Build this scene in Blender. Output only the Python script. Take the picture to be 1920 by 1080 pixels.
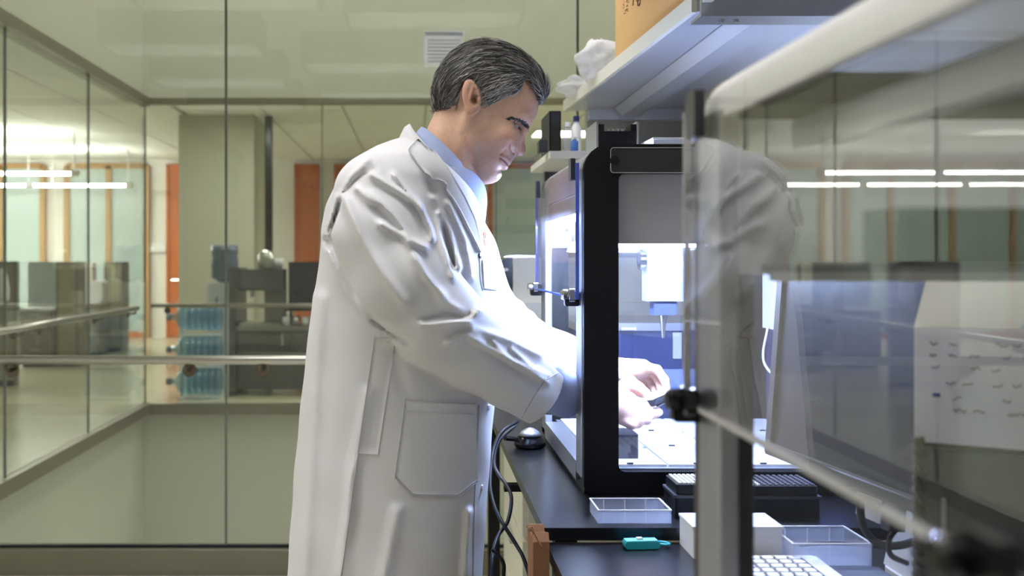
import bpy, math, random
import numpy as np
from mathutils import Vector, Matrix, Euler
random.seed(7); rng = np.random.default_rng(7)
for o in list(bpy.data.objects): bpy.data.objects.remove(o)
scene = bpy.context.scene
C = scene.collection

# ------------------------------------------------------------------ camera
EYE = 1.342            # camera height
F = 1850.0             # focal length in pixels of the 1920 px wide photograph
VX, VY = 781.0, 488.0  # where the camera axis meets the photograph
cam_d = bpy.data.cameras.new('camera'); cam = bpy.data.objects.new('camera', cam_d); C.objects.link(cam)
cam.location = (0, 0, EYE); cam.rotation_euler = (math.pi/2, 0, 0)
cam_d.sensor_width = 36.0; cam_d.lens = 36.0*F/1920.0
cam_d.shift_x = (960-VX)/1920.0; cam_d.shift_y = -(540-VY)/1920.0
cam_d.clip_start = 0.05; cam_d.clip_end = 100
cam_d.dof.use_dof = True; cam_d.dof.focus_distance = 1.98; cam_d.dof.aperture_fstop = 4.2
scene.camera = cam
# ------------------------------------------------------------------ world, exposure
w = bpy.data.worlds.new('world'); scene.world = w; w.use_nodes = True
w.node_tree.nodes['Background'].inputs[0].default_value = (0.80, 0.85, 0.95, 1)
w.node_tree.nodes['Background'].inputs[1].default_value = 0.15
vs = scene.view_settings
vs.view_transform = 'Standard'; vs.look = 'None'; vs.gamma = 1.0; vs.use_curve_mapping = False
vs.exposure = 0.1
scene.cycles.max_bounces = 7; scene.cycles.transparent_max_bounces = 24; scene.cycles.adaptive_threshold = 0.03
scene.cycles.diffuse_bounces = 3; scene.cycles.glossy_bounces = 4
scene.cycles.use_denoising = True
# strength of the lamps, with atrium and corridor ones added as fill (W/m2 of the glowing surface)
L_TROFFER, L_ATRIUM_FILL, L_PENDANT, L_LED, L_CORRIDOR_FILL = 19.0, 7.2, 56.0, 660.0, 16.0

# ------------------------------------------------------------------ helpers
def lin(c):
    r = []
    for v in c[:3]:
        v = v/255.0
        r.append(v/12.92 if v <= 0.04045 else ((v+0.055)/1.055)**2.4)
    return (*r, 1.0)
def at(px, py, D): return np.array([(px-VX)/F*D, D, EYE-(py-VY)/F*D])
def ux(px, D): return (px-VX)/F*D
def uz(py, D): return EYE-(py-VY)/F*D

MATS = {}
def mat(name, col, rough=0.5, metal=0.0, var=0.06, scale=8.0, bump=0.0, bscale=60.0, spec=0.5, sss=0.0, attr=None, stretch=None, coat=0.0, sheen=0.0):
    if name in MATS: return MATS[name]
    m = bpy.data.materials.new(name); m.use_nodes = True
    nt = m.node_tree; b = nt.nodes['Principled BSDF']
    b.inputs['Roughness'].default_value = rough; b.inputs['Metallic'].default_value = metal
    b.inputs['Specular IOR Level'].default_value = spec
    if coat: b.inputs['Coat Weight'].default_value = coat
    tc = nt.nodes.new('ShaderNodeTexCoord'); mp = nt.nodes.new('ShaderNodeMapping')
    nt.links.new(tc.outputs['Object'], mp.inputs[0])
    if stretch: mp.inputs['Scale'].default_value = stretch
    nz = nt.nodes.new('ShaderNodeTexNoise'); nz.inputs['Scale'].default_value = scale; nz.inputs['Detail'].default_value = 5
    nt.links.new(mp.outputs[0], nz.inputs['Vector'])
    mr = nt.nodes.new('ShaderNodeMapRange'); mr.inputs[3].default_value = 1-var; mr.inputs[4].default_value = 1+var
    nt.links.new(nz.outputs[0], mr.inputs[0])
    mx = nt.nodes.new('ShaderNodeMix'); mx.data_type = 'RGBA'; mx.blend_type = 'MULTIPLY'; mx.inputs[0].default_value = 1
    if attr:
        at_ = nt.nodes.new('ShaderNodeAttribute'); at_.attribute_name = attr
        nt.links.new(at_.outputs['Color'], mx.inputs[6])
    else: mx.inputs[6].default_value = lin(col)
    nt.links.new(mr.outputs[0], mx.inputs[7])
    nt.links.new(mx.outputs[2], b.inputs['Base Color'])
    if sss:
        b.inputs['Subsurface Weight'].default_value = sss; b.inputs['Subsurface Radius'].default_value = (0.010, 0.004, 0.002)
        b.inputs['Subsurface Scale'].default_value = 0.5
    if bump:
        n2 = nt.nodes.new('ShaderNodeTexNoise'); n2.inputs['Scale'].default_value = bscale; n2.inputs['Detail'].default_value = 4
        nt.links.new(mp.outputs[0], n2.inputs['Vector'])
        bp = nt.nodes.new('ShaderNodeBump'); bp.inputs['Strength'].default_value = bump; bp.inputs['Distance'].default_value = 0.004
        nt.links.new(n2.outputs[0], bp.inputs['Height']); nt.links.new(bp.outputs[0], b.inputs['Normal'])
    MATS[name] = m; return m
def emis(name, col, strength):
    if name in MATS: return MATS[name]
    m = bpy.data.materials.new(name); m.use_nodes = True; nt = m.node_tree
    nt.nodes.remove(nt.nodes['Principled BSDF'])
    e = nt.nodes.new('ShaderNodeEmission'); e.inputs[0].default_value = (*col, 1); e.inputs[1].default_value = strength
    nt.links.new(e.outputs[0], nt.nodes['Material Output'].inputs[0])
    MATS[name] = m; return m
def glass(name, tint=(1, 1, 1), ior=1.5, rough=0.0, haze=0.0, hcol=(0.8, 0.8, 0.8)):
    """thin clear sheet: transparent body, mirror reflection by Fresnel, a little dust"""
    if name in MATS: return MATS[name]
    m = bpy.data.materials.new(name); m.use_nodes = True; nt = m.node_tree
    nt.nodes.remove(nt.nodes['Principled BSDF'])
    tr = nt.nodes.new('ShaderNodeBsdfTransparent'); tr.inputs[0].default_value = (*tint, 1)
    gl = nt.nodes.new('ShaderNodeBsdfGlossy'); gl.inputs['Roughness'].default_value = rough; gl.inputs[0].default_value = (1, 1, 1, 1)
    ge = nt.nodes.new('ShaderNodeNewGeometry')
    io = nt.nodes.new('ShaderNodeMapRange'); io.inputs[3].default_value = ior; io.inputs[4].default_value = 1.0/ior
    nt.links.new(ge.outputs['Backfacing'], io.inputs[0])
    fr = nt.nodes.new('ShaderNodeFresnel'); nt.links.new(io.outputs[0], fr.inputs[0])
    mx = nt.nodes.new('ShaderNodeMixShader'); nt.links.new(fr.outputs[0], mx.inputs[0])
    nt.links.new(tr.outputs[0], mx.inputs[1]); nt.links.new(gl.outputs[0], mx.inputs[2])
    out = mx
    if haze:
        df = nt.nodes.new('ShaderNodeBsdfDiffuse'); df.inputs[0].default_value = (*hcol, 1)
        tl = nt.nodes.new('ShaderNodeBsdfTranslucent'); tl.inputs[0].default_value = (*hcol, 1)
        ad = nt.nodes.new('ShaderNodeMixShader'); ad.inputs[0].default_value = 0.4
        nt.links.new(df.outputs[0], ad.inputs[1]); nt.links.new(tl.outputs[0], ad.inputs[2])
        tc = nt.nodes.new('ShaderNodeTexCoord'); nz = nt.nodes.new('ShaderNodeTexNoise'); nz.inputs['Scale'].default_value = 14
        nt.links.new(tc.outputs['Object'], nz.inputs['Vector'])
        mr = nt.nodes.new('ShaderNodeMapRange'); mr.inputs[3].default_value = haze*0.6; mr.inputs[4].default_value = haze*1.4
        nt.links.new(nz.outputs[0], mr.inputs[0])
        m2 = nt.nodes.new('ShaderNodeMixShader'); nt.links.new(mr.outputs[0], m2.inputs[0])
        nt.links.new(mx.outputs[0], m2.inputs[1]); nt.links.new(ad.outputs[0], m2.inputs[2]); out = m2
    nt.links.new(out.outputs[0], nt.nodes['Material Output'].inputs[0])
    MATS[name] = m; return m

FR = {}   # frame coordinates of every object's origin
def tag(o, label=None, cat=None, group=None, kind=None):
    if label: o['label'] = label
    if cat: o['category'] = cat
    if group: o['group'] = group
    if kind: o['kind'] = kind
    return o
def empty(name, loc, label=None, cat=None, group=None, kind=None, rot=None):
    o = bpy.data.objects.new(name, None); C.objects.link(o); o.location = loc; o.empty_display_size = 0.05
    if rot is not None: o.rotation_euler = rot; FR[o] = np.zeros(3)
    else: FR[o] = np.array(loc, float)
    return tag(o, label, cat, group, kind)
def mk(name, geo, m, parent=None, smooth=False, label=None, cat=None, group=None, kind=None, cols=None):
    v, f = geo; v = np.asarray(v, float).reshape(-1, 3)
    org = np.array([(v[:, 0].min()+v[:, 0].max())/2, (v[:, 1].min()+v[:, 1].max())/2, v[:, 2].min()])
    me = bpy.data.meshes.new(name)
    if isinstance(f, np.ndarray):
        n = f.shape[1]
        me.vertices.add(len(v)); me.vertices.foreach_set('co', (v-org).astype(np.float32).ravel())
        me.loops.add(f.size); me.loops.foreach_set('vertex_index', f.astype(np.int32).ravel())
        me.polygons.add(len(f)); me.polygons.foreach_set('loop_start', np.arange(0, f.size, n, dtype=np.int32))
        me.update(calc_edges=True); me.validate()
    else:
        me.from_pydata((v-org).tolist(), [], f); me.update()
    if smooth: me.polygons.foreach_set('use_smooth', np.ones(len(me.polygons), bool))
    if cols is not None:
        ca = me.color_attributes.new('col', 'FLOAT_COLOR', 'POINT')
        ca.data.foreach_set('color', np.asarray(cols, np.float32).ravel())
    if isinstance(m, (list, tuple)):
        for q in m: me.materials.append(q)
    else: me.materials.append(m)
    o = bpy.data.objects.new(name, me); C.objects.link(o)
    off = np.zeros(3)
    if parent is not None: o.parent = parent; off = FR[parent]
    o.location = org-off; FR[o] = org
    return tag(o, label, cat, group, kind)
def copy_obj(o, shift, parent=None, name=None):
    c = o.copy(); C.objects.link(c); c.location = Vector(o.location)+Vector(shift)
    if parent is not None: c.parent = parent
    FR[c] = FR[o]+np.array(shift); return c
def copy_tree(o, shift=(0, 0, 0), parent=None):
    c = o.copy(); C.objects.link(c); c.parent = parent
    c.location = Vector(o.location)+Vector(shift); FR[c] = FR[o]+np.array(shift)
    for ch in list(o.children): copy_tree(ch, (0, 0, 0), c)
    return c
def join(*gs):
    V = []; Fc = []; n = 0
    for v, f in gs:
        v = np.asarray(v, float).reshape(-1, 3); V.append(v)
        Fc += [[int(i)+n for i in q] for q in f]; n += len(v)
    return np.vstack(V), Fc
def box(x0, x1, y0, y1, z0, z1):
    v = [(x, y, z) for x in (x0, x1) for y in (y0, y1) for z in (z0, z1)]
    return np.array(v, float), [[0, 1, 3, 2], [4, 6, 7, 5], [0, 4, 5, 1], [2, 3, 7, 6], [0, 2, 6, 4], [1, 5, 7, 3]]
def rbox(x0, x1, y0, y1, z0, z1, r=0.01, axis='z', n=4):
    """box with the four edges along one axis rounded"""
    A = {'z': (x0, x1, y0, y1, z0, z1), 'x': (y0, y1, z0, z1, x0, x1), 'y': (z0, z1, x0, x1, y0, y1)}[axis]
    a0, a1, b0, b1, c0, c1 = A
    poly = rrect(a0, a1, b0, b1, r, n)
    return prism(poly, c0, c1, axis)
def rrect(a0, a1, b0, b1, r, n=4):
    if not isinstance(r, (tuple, list)): r = (r,)*4
    p = []
    for k, (cx, cy, s) in enumerate(((a1, b1, 0), (a0, b1, 1), (a0, b0, 2), (a1, b0, 3))):
        rr = max(r[k], 1e-5); sx = -1 if cx == a1 else 1; sy = -1 if cy == b1 else 1
        for i in range(n+1):
            t = (s+i/n)*math.pi/2
            p.append((cx+sx*rr+rr*math.cos(t), cy+sy*rr+rr*math.sin(t)))
    return p
def place(a, b, c, axis):
    return {'z': (a, b, c), 'x': (c, a, b), 'y': (b, c, a)}[axis]
def prism(poly, c0, c1, axis='z'):
    n = len(poly)
    v = [place(a, b, c0, axis) for a, b in poly]+[place(a, b, c1, axis) for a, b in poly]
    f = [list(range(n))[::-1], list(range(n, 2*n))]+[[i, (i+1) % n, n+(i+1) % n, n+i] for i in range(n)]
    return np.array(v, float), f
def ring_prism(outer, inner, c0, c1, axis='z'):
    n = len(outer); v = []
    for c in (c0, c1):
        v += [place(a, b, c, axis) for a, b in outer]+[place(a, b, c, axis) for a, b in inner]
    f = []
    for i in range(n):
        j = (i+1) % n
        f += [[i, n+i, n+j, j], [2*n+i, 2*n+j, 3*n+j, 3*n+i], [i, j, 2*n+j, 2*n+i], [n+i, 3*n+i, 3*n+j, n+j]]
    return np.array(v, float), f
def tube(pts, r, n=8, caps=True):
    pts = np.asarray(pts, float); m = len(pts)
    rr = np.full(m, r) if np.isscalar(r) else np.asarray(r, float)
    T = np.gradient(pts, axis=0); T /= np.linalg.norm(T, axis=1)[:, None]+1e-12
    up = np.array([0, 0, 1.0]) if abs(T[0][2]) < 0.9 else np.array([1.0, 0, 0])
    v = []; N = None
    for i in range(m):
        if N is None: N = np.cross(T[i], up)
        N = N-T[i]*np.dot(N, T[i]); N /= np.linalg.norm(N)+1e-12; B = np.cross(T[i], N)
        for k in range(n):
            a = 2*math.pi*k/n; v.append(pts[i]+rr[i]*(math.cos(a)*N+math.sin(a)*B))
    f = [[i*n+k, i*n+(k+1) % n, (i+1)*n+(k+1) % n, (i+1)*n+k] for i in range(m-1) for k in range(n)]
    if caps: f += [list(range(n))[::-1], list(range((m-1)*n, m*n))]
    return np.array(v), f
def lathe(prof, c=(0, 0, 0), axis='z', n=20):
    v = []; m = len(prof)
    for r, h in prof:
        for k in range(n):
            a = 2*math.pi*k/n
            v.append(np.array(place(r*math.cos(a), r*math.sin(a), h, axis))+np.array(c))
    f = [[i*n+k, i*n+(k+1) % n, (i+1)*n+(k+1) % n, (i+1)*n+k] for i in range(m-1) for k in range(n)]
    f += [list(range(n))[::-1], list(range((m-1)*n, m*n))]
    return np.array(v), f
def spline(ctrl, n=12):
    P = np.asarray(ctrl, float); P = np.vstack([2*P[0]-P[1], P, 2*P[-1]-P[-2]]); out = []
    for i in range(1, len(P)-2):
        for t in np.linspace(0, 1, n, endpoint=False):
            a, b, c, d = P[i-1], P[i], P[i+1], P[i+2]
            out.append(0.5*((2*b)+(-a+c)*t+(2*a-5*b+4*c-d)*t*t+(-a+3*b-3*c+d)*t**3))
    out.append(P[-2]); return np.array(out)
def xform(geo, M):
    v, f = geo; M = np.array(M); v = np.asarray(v, float)
    return v@M[:3, :3].T+M[:3, 3], f
def struct(name, geo, m, parent=None, label=None, cat=None, **k):
    return mk(name, geo, m, parent, label=label, cat=cat, kind='structure' if parent is None else None, **k)
def crumple(geo_pts, amp, seed=0):
    r = np.random.default_rng(seed); return geo_pts+r.normal(0, amp, geo_pts.shape)

# ------------------------------------------------------------------ materials
M_olive = mat('painted_wall_sage', (183, 184, 167), 0.7, var=0.03, scale=3, bump=0.05, bscale=200)
M_olive2 = mat('painted_column_sage', (192, 190, 168), 0.7, var=0.03, scale=3)
M_white = mat('white_paint', (232, 230, 222), 0.6, var=0.03, scale=4)
M_ceil = mat('ceiling_tile_white', (238, 238, 232), 0.8, var=0.03, scale=30, bump=0.1, bscale=150)
M_grid = mat('ceiling_grid_grey', (190, 192, 188), 0.5)
M_floor = mat('polished_floor_beige', (196, 190, 160), 0.22, var=0.06, scale=1.2, spec=0.5)
M_labfloor = mat('lab_floor', (205, 200, 180), 0.4, var=0.06, scale=2)
M_sill = mat('brushed_bronze_metal', (128, 124, 108), 0.38, 0.6, var=0.08, scale=4, stretch=(1, 30, 30))
M_seam = mat('silicone_joint_grey', (110, 112, 102), 0.5)
M_steel = mat('brushed_steel', (190, 188, 180), 0.28, 1.0, var=0.06, scale=5, stretch=(1, 40, 40))
M_chrome = mat('polished_chrome', (225, 225, 228), 0.12, 1.0, var=0.02)
M_bracket = mat('dark_bronze', (120, 112, 98), 0.25, 1.0)
M_glass = glass('clear_wall_glass', (0.955, 0.975, 0.96), 1.5)
M_glass_far = glass('clear_far_glass', (0.95, 0.97, 0.955), 1.5)
M_acry = glass('clear_polycarbonate', (0.97, 0.975, 0.99), 1.52, 0.0, 0.006, (0.8, 0.83, 0.95))
M_door_far = glass('clear_thin_polycarbonate', (0.965, 0.97, 0.99), 1.16, 0.0, 0.012, (0.8, 0.84, 0.97))
M_door_near = glass('clear_polycarbonate_dusty', (0.97, 0.97, 0.97), 1.38, 0.005, 0.003, (0.75, 0.73, 0.70))
M_tray = glass('clear_frosted_plastic', (0.9, 0.92, 0.98), 1.45, 0.1, 0.22, (0.85, 0.88, 0.98))
M_smoke = glass('smoked_acrylic', (0.42, 0.42, 0.45), 1.5, 0.15, 0.30, (0.16, 0.16, 0.17))
M_frost = mat('frosted_glass_green', (186, 203, 198), 0.25, var=0.05, scale=0.8)
M_wood = mat('orange_wood_veneer', (188, 98, 32), 0.45, var=0.22, scale=4, stretch=(6, 6, 0.5))
M_woodpale = mat('pale_wood_frame', (178, 138, 84), 0.45, var=0.15, scale=4, stretch=(6, 6, 0.5))
M_black = mat('black_powder_coat', (5, 5, 7), 0.5, var=0.1, scale=60, bump=0.06, bscale=500, spec=0.3)
M_taupe = mat('dark_grey_powder_coat', (66, 62, 58), 0.5, var=0.08, scale=60, bump=0.06, bscale=500)
M_silver = mat('silver_anodised', (176, 178, 184), 0.35, 0.85, var=0.05, scale=6)
M_panelgrey = mat('light_grey_panel', (176, 175, 173), 0.55, var=0.03, scale=40)
M_whiteplastic = mat('white_plastic', (232, 232, 230), 0.4, var=0.02)
M_deck = mat('deck_white_aluminium', (222, 224, 230), 0.35, 0.3, var=0.03)
M_epoxy = mat('black_epoxy_top', (20, 20, 24), 0.28, var=0.25, scale=30, bump=0.04, bscale=120)
M_shelf = mat('off_white_laminate', (222, 220, 208), 0.4, var=0.03)
M_shelfunder = mat('grey_steel_shelf', (196, 198, 208), 0.3, 0.35, var=0.04, scale=5)
M_partition = mat('grey_partition', (172, 172, 170), 0.6, var=0.03, scale=30)
M_card = mat('corrugated_cardboard', (205, 164, 108), 0.8, var=0.06, scale=14, bump=0.05)
M_cardbrown = mat('worn_chipboard', (140, 100, 72), 0.85, var=0.25, scale=30, bump=0.3)
M_rubber = mat('black_rubber', (22, 22, 24), 0.5)
M_darkplastic = mat('dark_grey_plastic', (46, 46, 52), 0.4)
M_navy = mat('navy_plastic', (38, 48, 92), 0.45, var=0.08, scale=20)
M_paper = mat('paper_white', (238, 238, 240), 0.8, var=0.02)
M_ink = mat('ink_grey', (120, 122, 135), 0.8)
M_inkdark = mat('ink_dark', (84, 82, 92), 0.8)
M_screen = mat('black_glass_screen', (26, 27, 38), 0.4, var=0.05, spec=0.3)
M_cream = mat('cream_enamel', (225, 222, 205), 0.45, var=0.03)
M_cyan = mat('cyan_plastic', (52, 182, 198), 0.35, var=0.05)
M_cubicle = mat('cubicle_fabric_sage', (160, 158, 130), 0.9, var=0.08, scale=40)
M_file = mat('file_cabinet_grey', (128, 122, 112), 0.5, var=0.05)
M_blueplastic = glass('blue_bottle_plastic', (0.60, 0.79, 0.90), 1.45, 0.04, 0.10, (0.22, 0.42, 0.58))
M_greyblue = mat('grey_blue_bottle', (92, 104, 122), 0.3, var=0.15, scale=12)
M_counter = mat('dark_grey_laminate', (74, 71, 66), 0.5, var=0.06)
M_blackgloss = mat('black_gloss', (18, 18, 20), 0.2)
def thin_paper(name, col, t):
    m = mat(name, col, 0.85, var=0.02); nt = m.node_tree; b = nt.nodes['Principled BSDF']
    tl = nt.nodes.new('ShaderNodeBsdfTranslucent'); tl.inputs[0].default_value = lin(col)
    mx = nt.nodes.new('ShaderNodeMixShader'); mx.inputs[0].default_value = t
    nt.links.new(b.outputs[0], mx.inputs[1]); nt.links.new(tl.outputs[0], mx.inputs[2]); nt.links.new(mx.outputs[0], nt.nodes['Material Output'].inputs[0]); return m
M_sheet = thin_paper('thin_paper', (250, 250, 254), 0.75)
M_bag = glass('white_plastic_film', (0.92, 0.93, 0.95), 1.4, 0.25, 0.55, (0.9, 0.9, 0.92))

# ------------------------------------------------------------------ structure: lab room
VXL, VYF, GY = -2.545, 9.25, 4.245        # left glass plane, far glass plane, near glass plane
struct('floor_lab', box(-3.0, 1.0, -1.6, GY+0.06, -0.12, 0), M_labfloor, label='pale beige lab floor in front of the glass wall', cat='floor')
struct('ceiling_lab', box(-3.0, 1.0, -1.6, GY+0.06, 2.92, 3.02), M_ceil, label='white lab ceiling over the aisle', cat='ceiling')
struct('wall_right', box(0.985, 1.1, -1.6, 3.66, 0, 2.92), M_white, label='white lab wall behind the bench', cat='wall')
struct('wall_left', box(-3.12, -3.0, -1.6, 4.30, 0, 2.92), M_white, label='white lab side wall beside the aisle', cat='wall')
struct('wall_back', box(-3.1, 1.1, -1.72, -1.6, 0, 2.92), M_white, label='white lab wall facing the glass wall', cat='wall')
# near glass wall
w1 = empty('window_1', (-1.0, GY, 0), 'tall frameless glass wall right behind the man in the white coat', 'glass wall', kind='structure')
seams = [-3.0, -2.331, ux(424, GY), ux(1083, GY), 2.20]
zb = uz(1020, GY)
for a, b in zip(seams[:-1], seams[1:]):
    mk('pane', box(a+0.004, b-0.004, GY-0.006, GY+0.006, zb-0.01, 2.92), M_glass, w1)
for s in seams[1:-1]:
    mk('joint', box(s-0.0045, s+0.0045, GY-0.007, GY+0.007, zb, 2.92), M_seam, w1)
mk('base_shoe', join(box(-3.0, 2.2, GY-0.05, GY+0.05, 0.0, zb-0.012)), M_sill, w1)
mk('gasket', box(-3.0, 2.2, GY-0.012, GY+0.012, zb-0.012, zb), M_rubber, w1)
# ------------------------------------------------------------------ structure: light well (atrium)
XR = 6.0
struct('wall_well_far', box(VXL-0.25, XR, VYF+0.03, VYF+0.25, -3.0, -0.10), M_olive, label='sage painted wall below the far glass', cat='wall')
struct('wall_well_left', box(VXL-0.25, VXL-0.03, 4.30, VYF+0.03, -3.0, -0.10), M_olive, label='sage painted wall below the side glass', cat='wall')
struct('wall_fascia_far', box(VXL-0.25, XR, VYF+0.03, VYF+0.25, 2.86, 9.5), M_olive, label='sage painted wall above the far glass', cat='wall')
struct('wall_fascia_left', box(VXL-0.25, VXL-0.03, 4.30, VYF+0.03, 2.86, 9.5), M_olive, label='sage painted wall above the side glass', cat='wall')
struct('wall_well_near', box(-3.0, XR, GY+0.10, GY+0.16, -3.0, -0.02), M_olive, label='sage painted wall below the near glass', cat='wall')
struct('wall_well_upper_near', box(-3.0, XR, GY+0.02, GY+0.16, 3.02, 9.5), M_olive, label='sage painted wall above the near glass', cat='wall')
struct('wall_well_right', box(XR, XR+0.1, GY, 17.4, -3.0, 9.5), M_olive, label='sage painted end wall of the light well', cat='wall')
struct('floor_well_bounce', box(VXL-0.03, XR, GY+0.16, VYF+0.03, -1.8, -1.7), M_white, label='unseen white floor raised to bounce light up the well walls', cat='floor')  # white floor lifted out of sight to bounce light onto the lower walls
struct('ceiling_well', box(VXL-0.25, XR, GY, VYF+0.25, 9.5, 9.6), M_white, label='white ceiling high above the light well', cat='ceiling')
for k, (xx, yy) in enumerate(((-0.9, 6.0), (1.6, 6.0), (-0.9, 8.0), (1.6, 8.0))):  # unseen lamps added to brighten the sage walls
    t = empty('well_fill_light', (xx, yy, 9.42), 'unseen square fill light added over the light well', 'ceiling light', 'added fill lights over the light well')
    mk('frame', ring_prism(rrect(xx-0.66, xx+0.66, yy-0.66, yy+0.66, 0.01, 1), rrect(xx-0.6, xx+0.6, yy-0.6, yy+0.6, 0.01, 1), 9.42, 9.5), M_whiteplastic, t)
    mk('diffuser', box(xx-0.6, xx+0.6, yy-0.6, yy+0.6, 9.44, 9.46), emis('atrium_fill', (1.0, 0.985, 0.95), L_ATRIUM_FILL*4), t)
# far glass wall
w2 = empty('window_2', (0, VYF, 0), 'far glass wall across the light well', 'glass wall', kind='structure')
fs = [VXL, -0.885, 0.745, 2.375, 4.0, XR]
for a, b in zip(fs[:-1], fs[1:]):
    mk('pane', box(a+0.004, b-0.004, VYF-0.006, VYF+0.006, 0.0, 2.80), M_glass_far, w2)
for s in fs[1:-1]:
    mk('joint', box(s-0.006, s+0.006, VYF-0.008, VYF+0.008, 0.0, 2.80), M_seam, w2)
mk('sill', box(VXL, XR, VYF-0.05, VYF+0.03, -0.10, 0.0), M_sill, w2)
mk('header', box(VXL, XR, VYF-0.03, VYF+0.03, 2.80, 2.86), M_sill, w2)
# left glass wall
w3 = empty('window_3', (VXL, 7, 0), 'side glass wall along the office receding into the picture', 'glass wall', kind='structure')
ls = [4.30, 4.56, 6.10, 7.65, VYF]
for a, b in zip(ls[:-1], ls[1:]):
    mk('pane', box(VXL-0.006, VXL+0.006, a+0.004, b-0.008, 0.0, 2.80), M_glass_far, w3)
for s in ls[1:]:
    mk('joint', box(VXL-0.008, VXL+0.008, s-0.006, s+0.006, 0.0, 2.80), M_seam, w3)
mk('sill', box(VXL-0.03, VXL+0.05, 4.30, VYF, -0.10, 0.0), M_sill, w3)
mk('header', box(VXL-0.03, VXL+0.05, 4.30, VYF, 2.78, 2.86), M_sill, w3)

def rail(name, a, b, z, out, holders, label, r=0.019):
    """round steel handrail from a to b; out = direction from rail to the glass"""
    a = np.array([*a, z]); b = np.array([*b, z]); out = np.array([*out, 0.0])
    t = empty(name, (a+b)/2, label, 'handrail')
    mk('bar', tube([a, b], r, 14), M_steel, t, smooth=True)
    for h in holders:
        p = a+(b-a)*h
        mk('bracket', join(tube([p+[0, 0, -r], p+[0, 0, -0.045]], 0.008, 8), tube([p+[0, 0, -0.045], p+out*0.9+[0, 0, -0.05]], 0.009, 8),
                           tube([p+out*0.82+[0, 0, -0.05], p+out*0.99+[0, 0, -0.05]], 0.03, 14)), M_bracket, t)
    return t
zr = uz(675, 4.165)
rail('handrail', (-2.98, 4.165), (2.0, 4.165), zr, (0, 0.072), [((ux(352, 4.2)+2.98)/4.98), ((ux(491, 4.2)+2.98)/4.98), 0.25, 0.75, 0.92],
     'long brushed steel handrail on the near glass, passing behind the man')
rail('handrail', (ux(284, 9.17), 9.17), (3.5, 9.17), uz(573, 9.17), (0, 0.072), [0.022, 0.27, 0.5, 0.75], 'short-looking far handrail in front of the blue water bottles', 0.021)
rail('handrail', (VXL+0.08, 4.5), (VXL+0.08, 8.72), uz(573, 9.17), (-0.072, 0), [0.15, 0.40, 0.50, 0.77, 0.985], 'steel handrail slanting along the side glass in front of the cubicles', 0.021)
# ------------------------------------------------------------------ structure: office beyond
CZ = EYE+1.75
struct('floor_office', box(-14, VXL-0.03, 4.3, 17.4, -0.10, -0.001), M_floor, label='polished beige office floor beyond the side glass', cat='floor')
struct('floor_corridor', box(VXL-0.03, XR, VYF+0.03, 17.4, -0.10, -0.001), M_floor, label='polished beige corridor floor beyond the far glass', cat='floor')
co = struct('ceiling_office', join(box(-14, VXL-0.25, 4.3, 17.4, CZ+0.03, CZ+0.1), box(VXL-0.25, XR, VYF+0.25, 17.4, CZ+0.03, CZ+0.1)), M_grid, label='white tiled office ceiling with grid strips', cat='ceiling')
tile = None
for i in range(12):
    for j in range(13):
        x0 = VXL-0.25-(i+1)*0.95; y0 = 4.4+j*1.0
        g = box(x0+0.012, x0+0.938, y0+0.012, y0+0.988, CZ, CZ+0.028)
        if tile is None: tile = mk('tile', g, M_ceil, co); t0 = (x0, y0)
        elif x0 > -11: copy_obj(tile, (x0-t0[0], y0-t0[1], 0), co)
for i in range(8):
    for j in range(8):
        x0 = VXL-0.2+i*0.95; y0 = VYF+0.3+j*1.0
        if x0+0.95 < XR: copy_obj(tile, (x0-t0[0], y0-t0[1], 0), co)
struct('wall_office_far', box(-14, XR, 17.2, 17.4, 0, CZ), M_white, label='white office wall far behind the cubicles', cat='wall')
struct('wall_office_left', box(-14.1, -14, 4.3, 17.4, 0, CZ), M_white, label='white office side wall', cat='wall')
struct('wall_office_near', box(-14, -3.0, 4.18, 4.3, 0, CZ), M_white, label='white office near wall', cat='wall')
struct('column_corridor', box(ux(335, 11.86), ux(476, 11.86), 11.86, 12.9, 0, CZ), M_olive2, label='broad sage painted column behind the water bottles', cat='column')
DW = 17.2
def glazed(name, px0, px1, ztop, label, mullions=(), wood=None):
    a, b = ux(px0, DW), ux(px1, DW); t = empty(name, ((a+b)/2, DW-0.05, 0), label, 'glass partition', kind='structure')
    wd = wood or M_woodpale
    ms = [a]+[ux(q, DW) for q in mullions]+[b]
    for p, q in zip(ms[:-1], ms[1:]):
        mk('pane', box(p+0.03, q-0.03, DW-0.05, DW-0.03, 0.1, ztop-0.04), M_frost, t)
    for q in ms: mk('mullion', box(q-0.045, q+0.045, DW-0.1, DW-0.01, 0.0, ztop), wd, t)
    mk('head_rail', box(a, b, DW-0.1, DW-0.01, ztop-0.05, ztop+0.04), wd, t)
    mk('bottom_rail', box(a, b, DW-0.1, DW-0.01, 0.0, 0.10), M_wood, t)
    return t
ZT = EYE+1.64
glazed('window_4', -330, 83, ZT, 'frosted glazing with pale wood frame at the far left of the office', (-220, -110, 3))
glazed('window_5', 128, 277, ZT, 'frosted glazing with wood frame beside the orange door', (206,))
glazed('window_6', 918, 1180, ZT, 'frosted glazing with orange wood post seen past the man\'s chest', (1050,), M_wood)
glazed('window_7', -800, -380, ZT, 'frosted glazing with pale wood frame beyond the left picture edge', (-660, -520))
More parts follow.
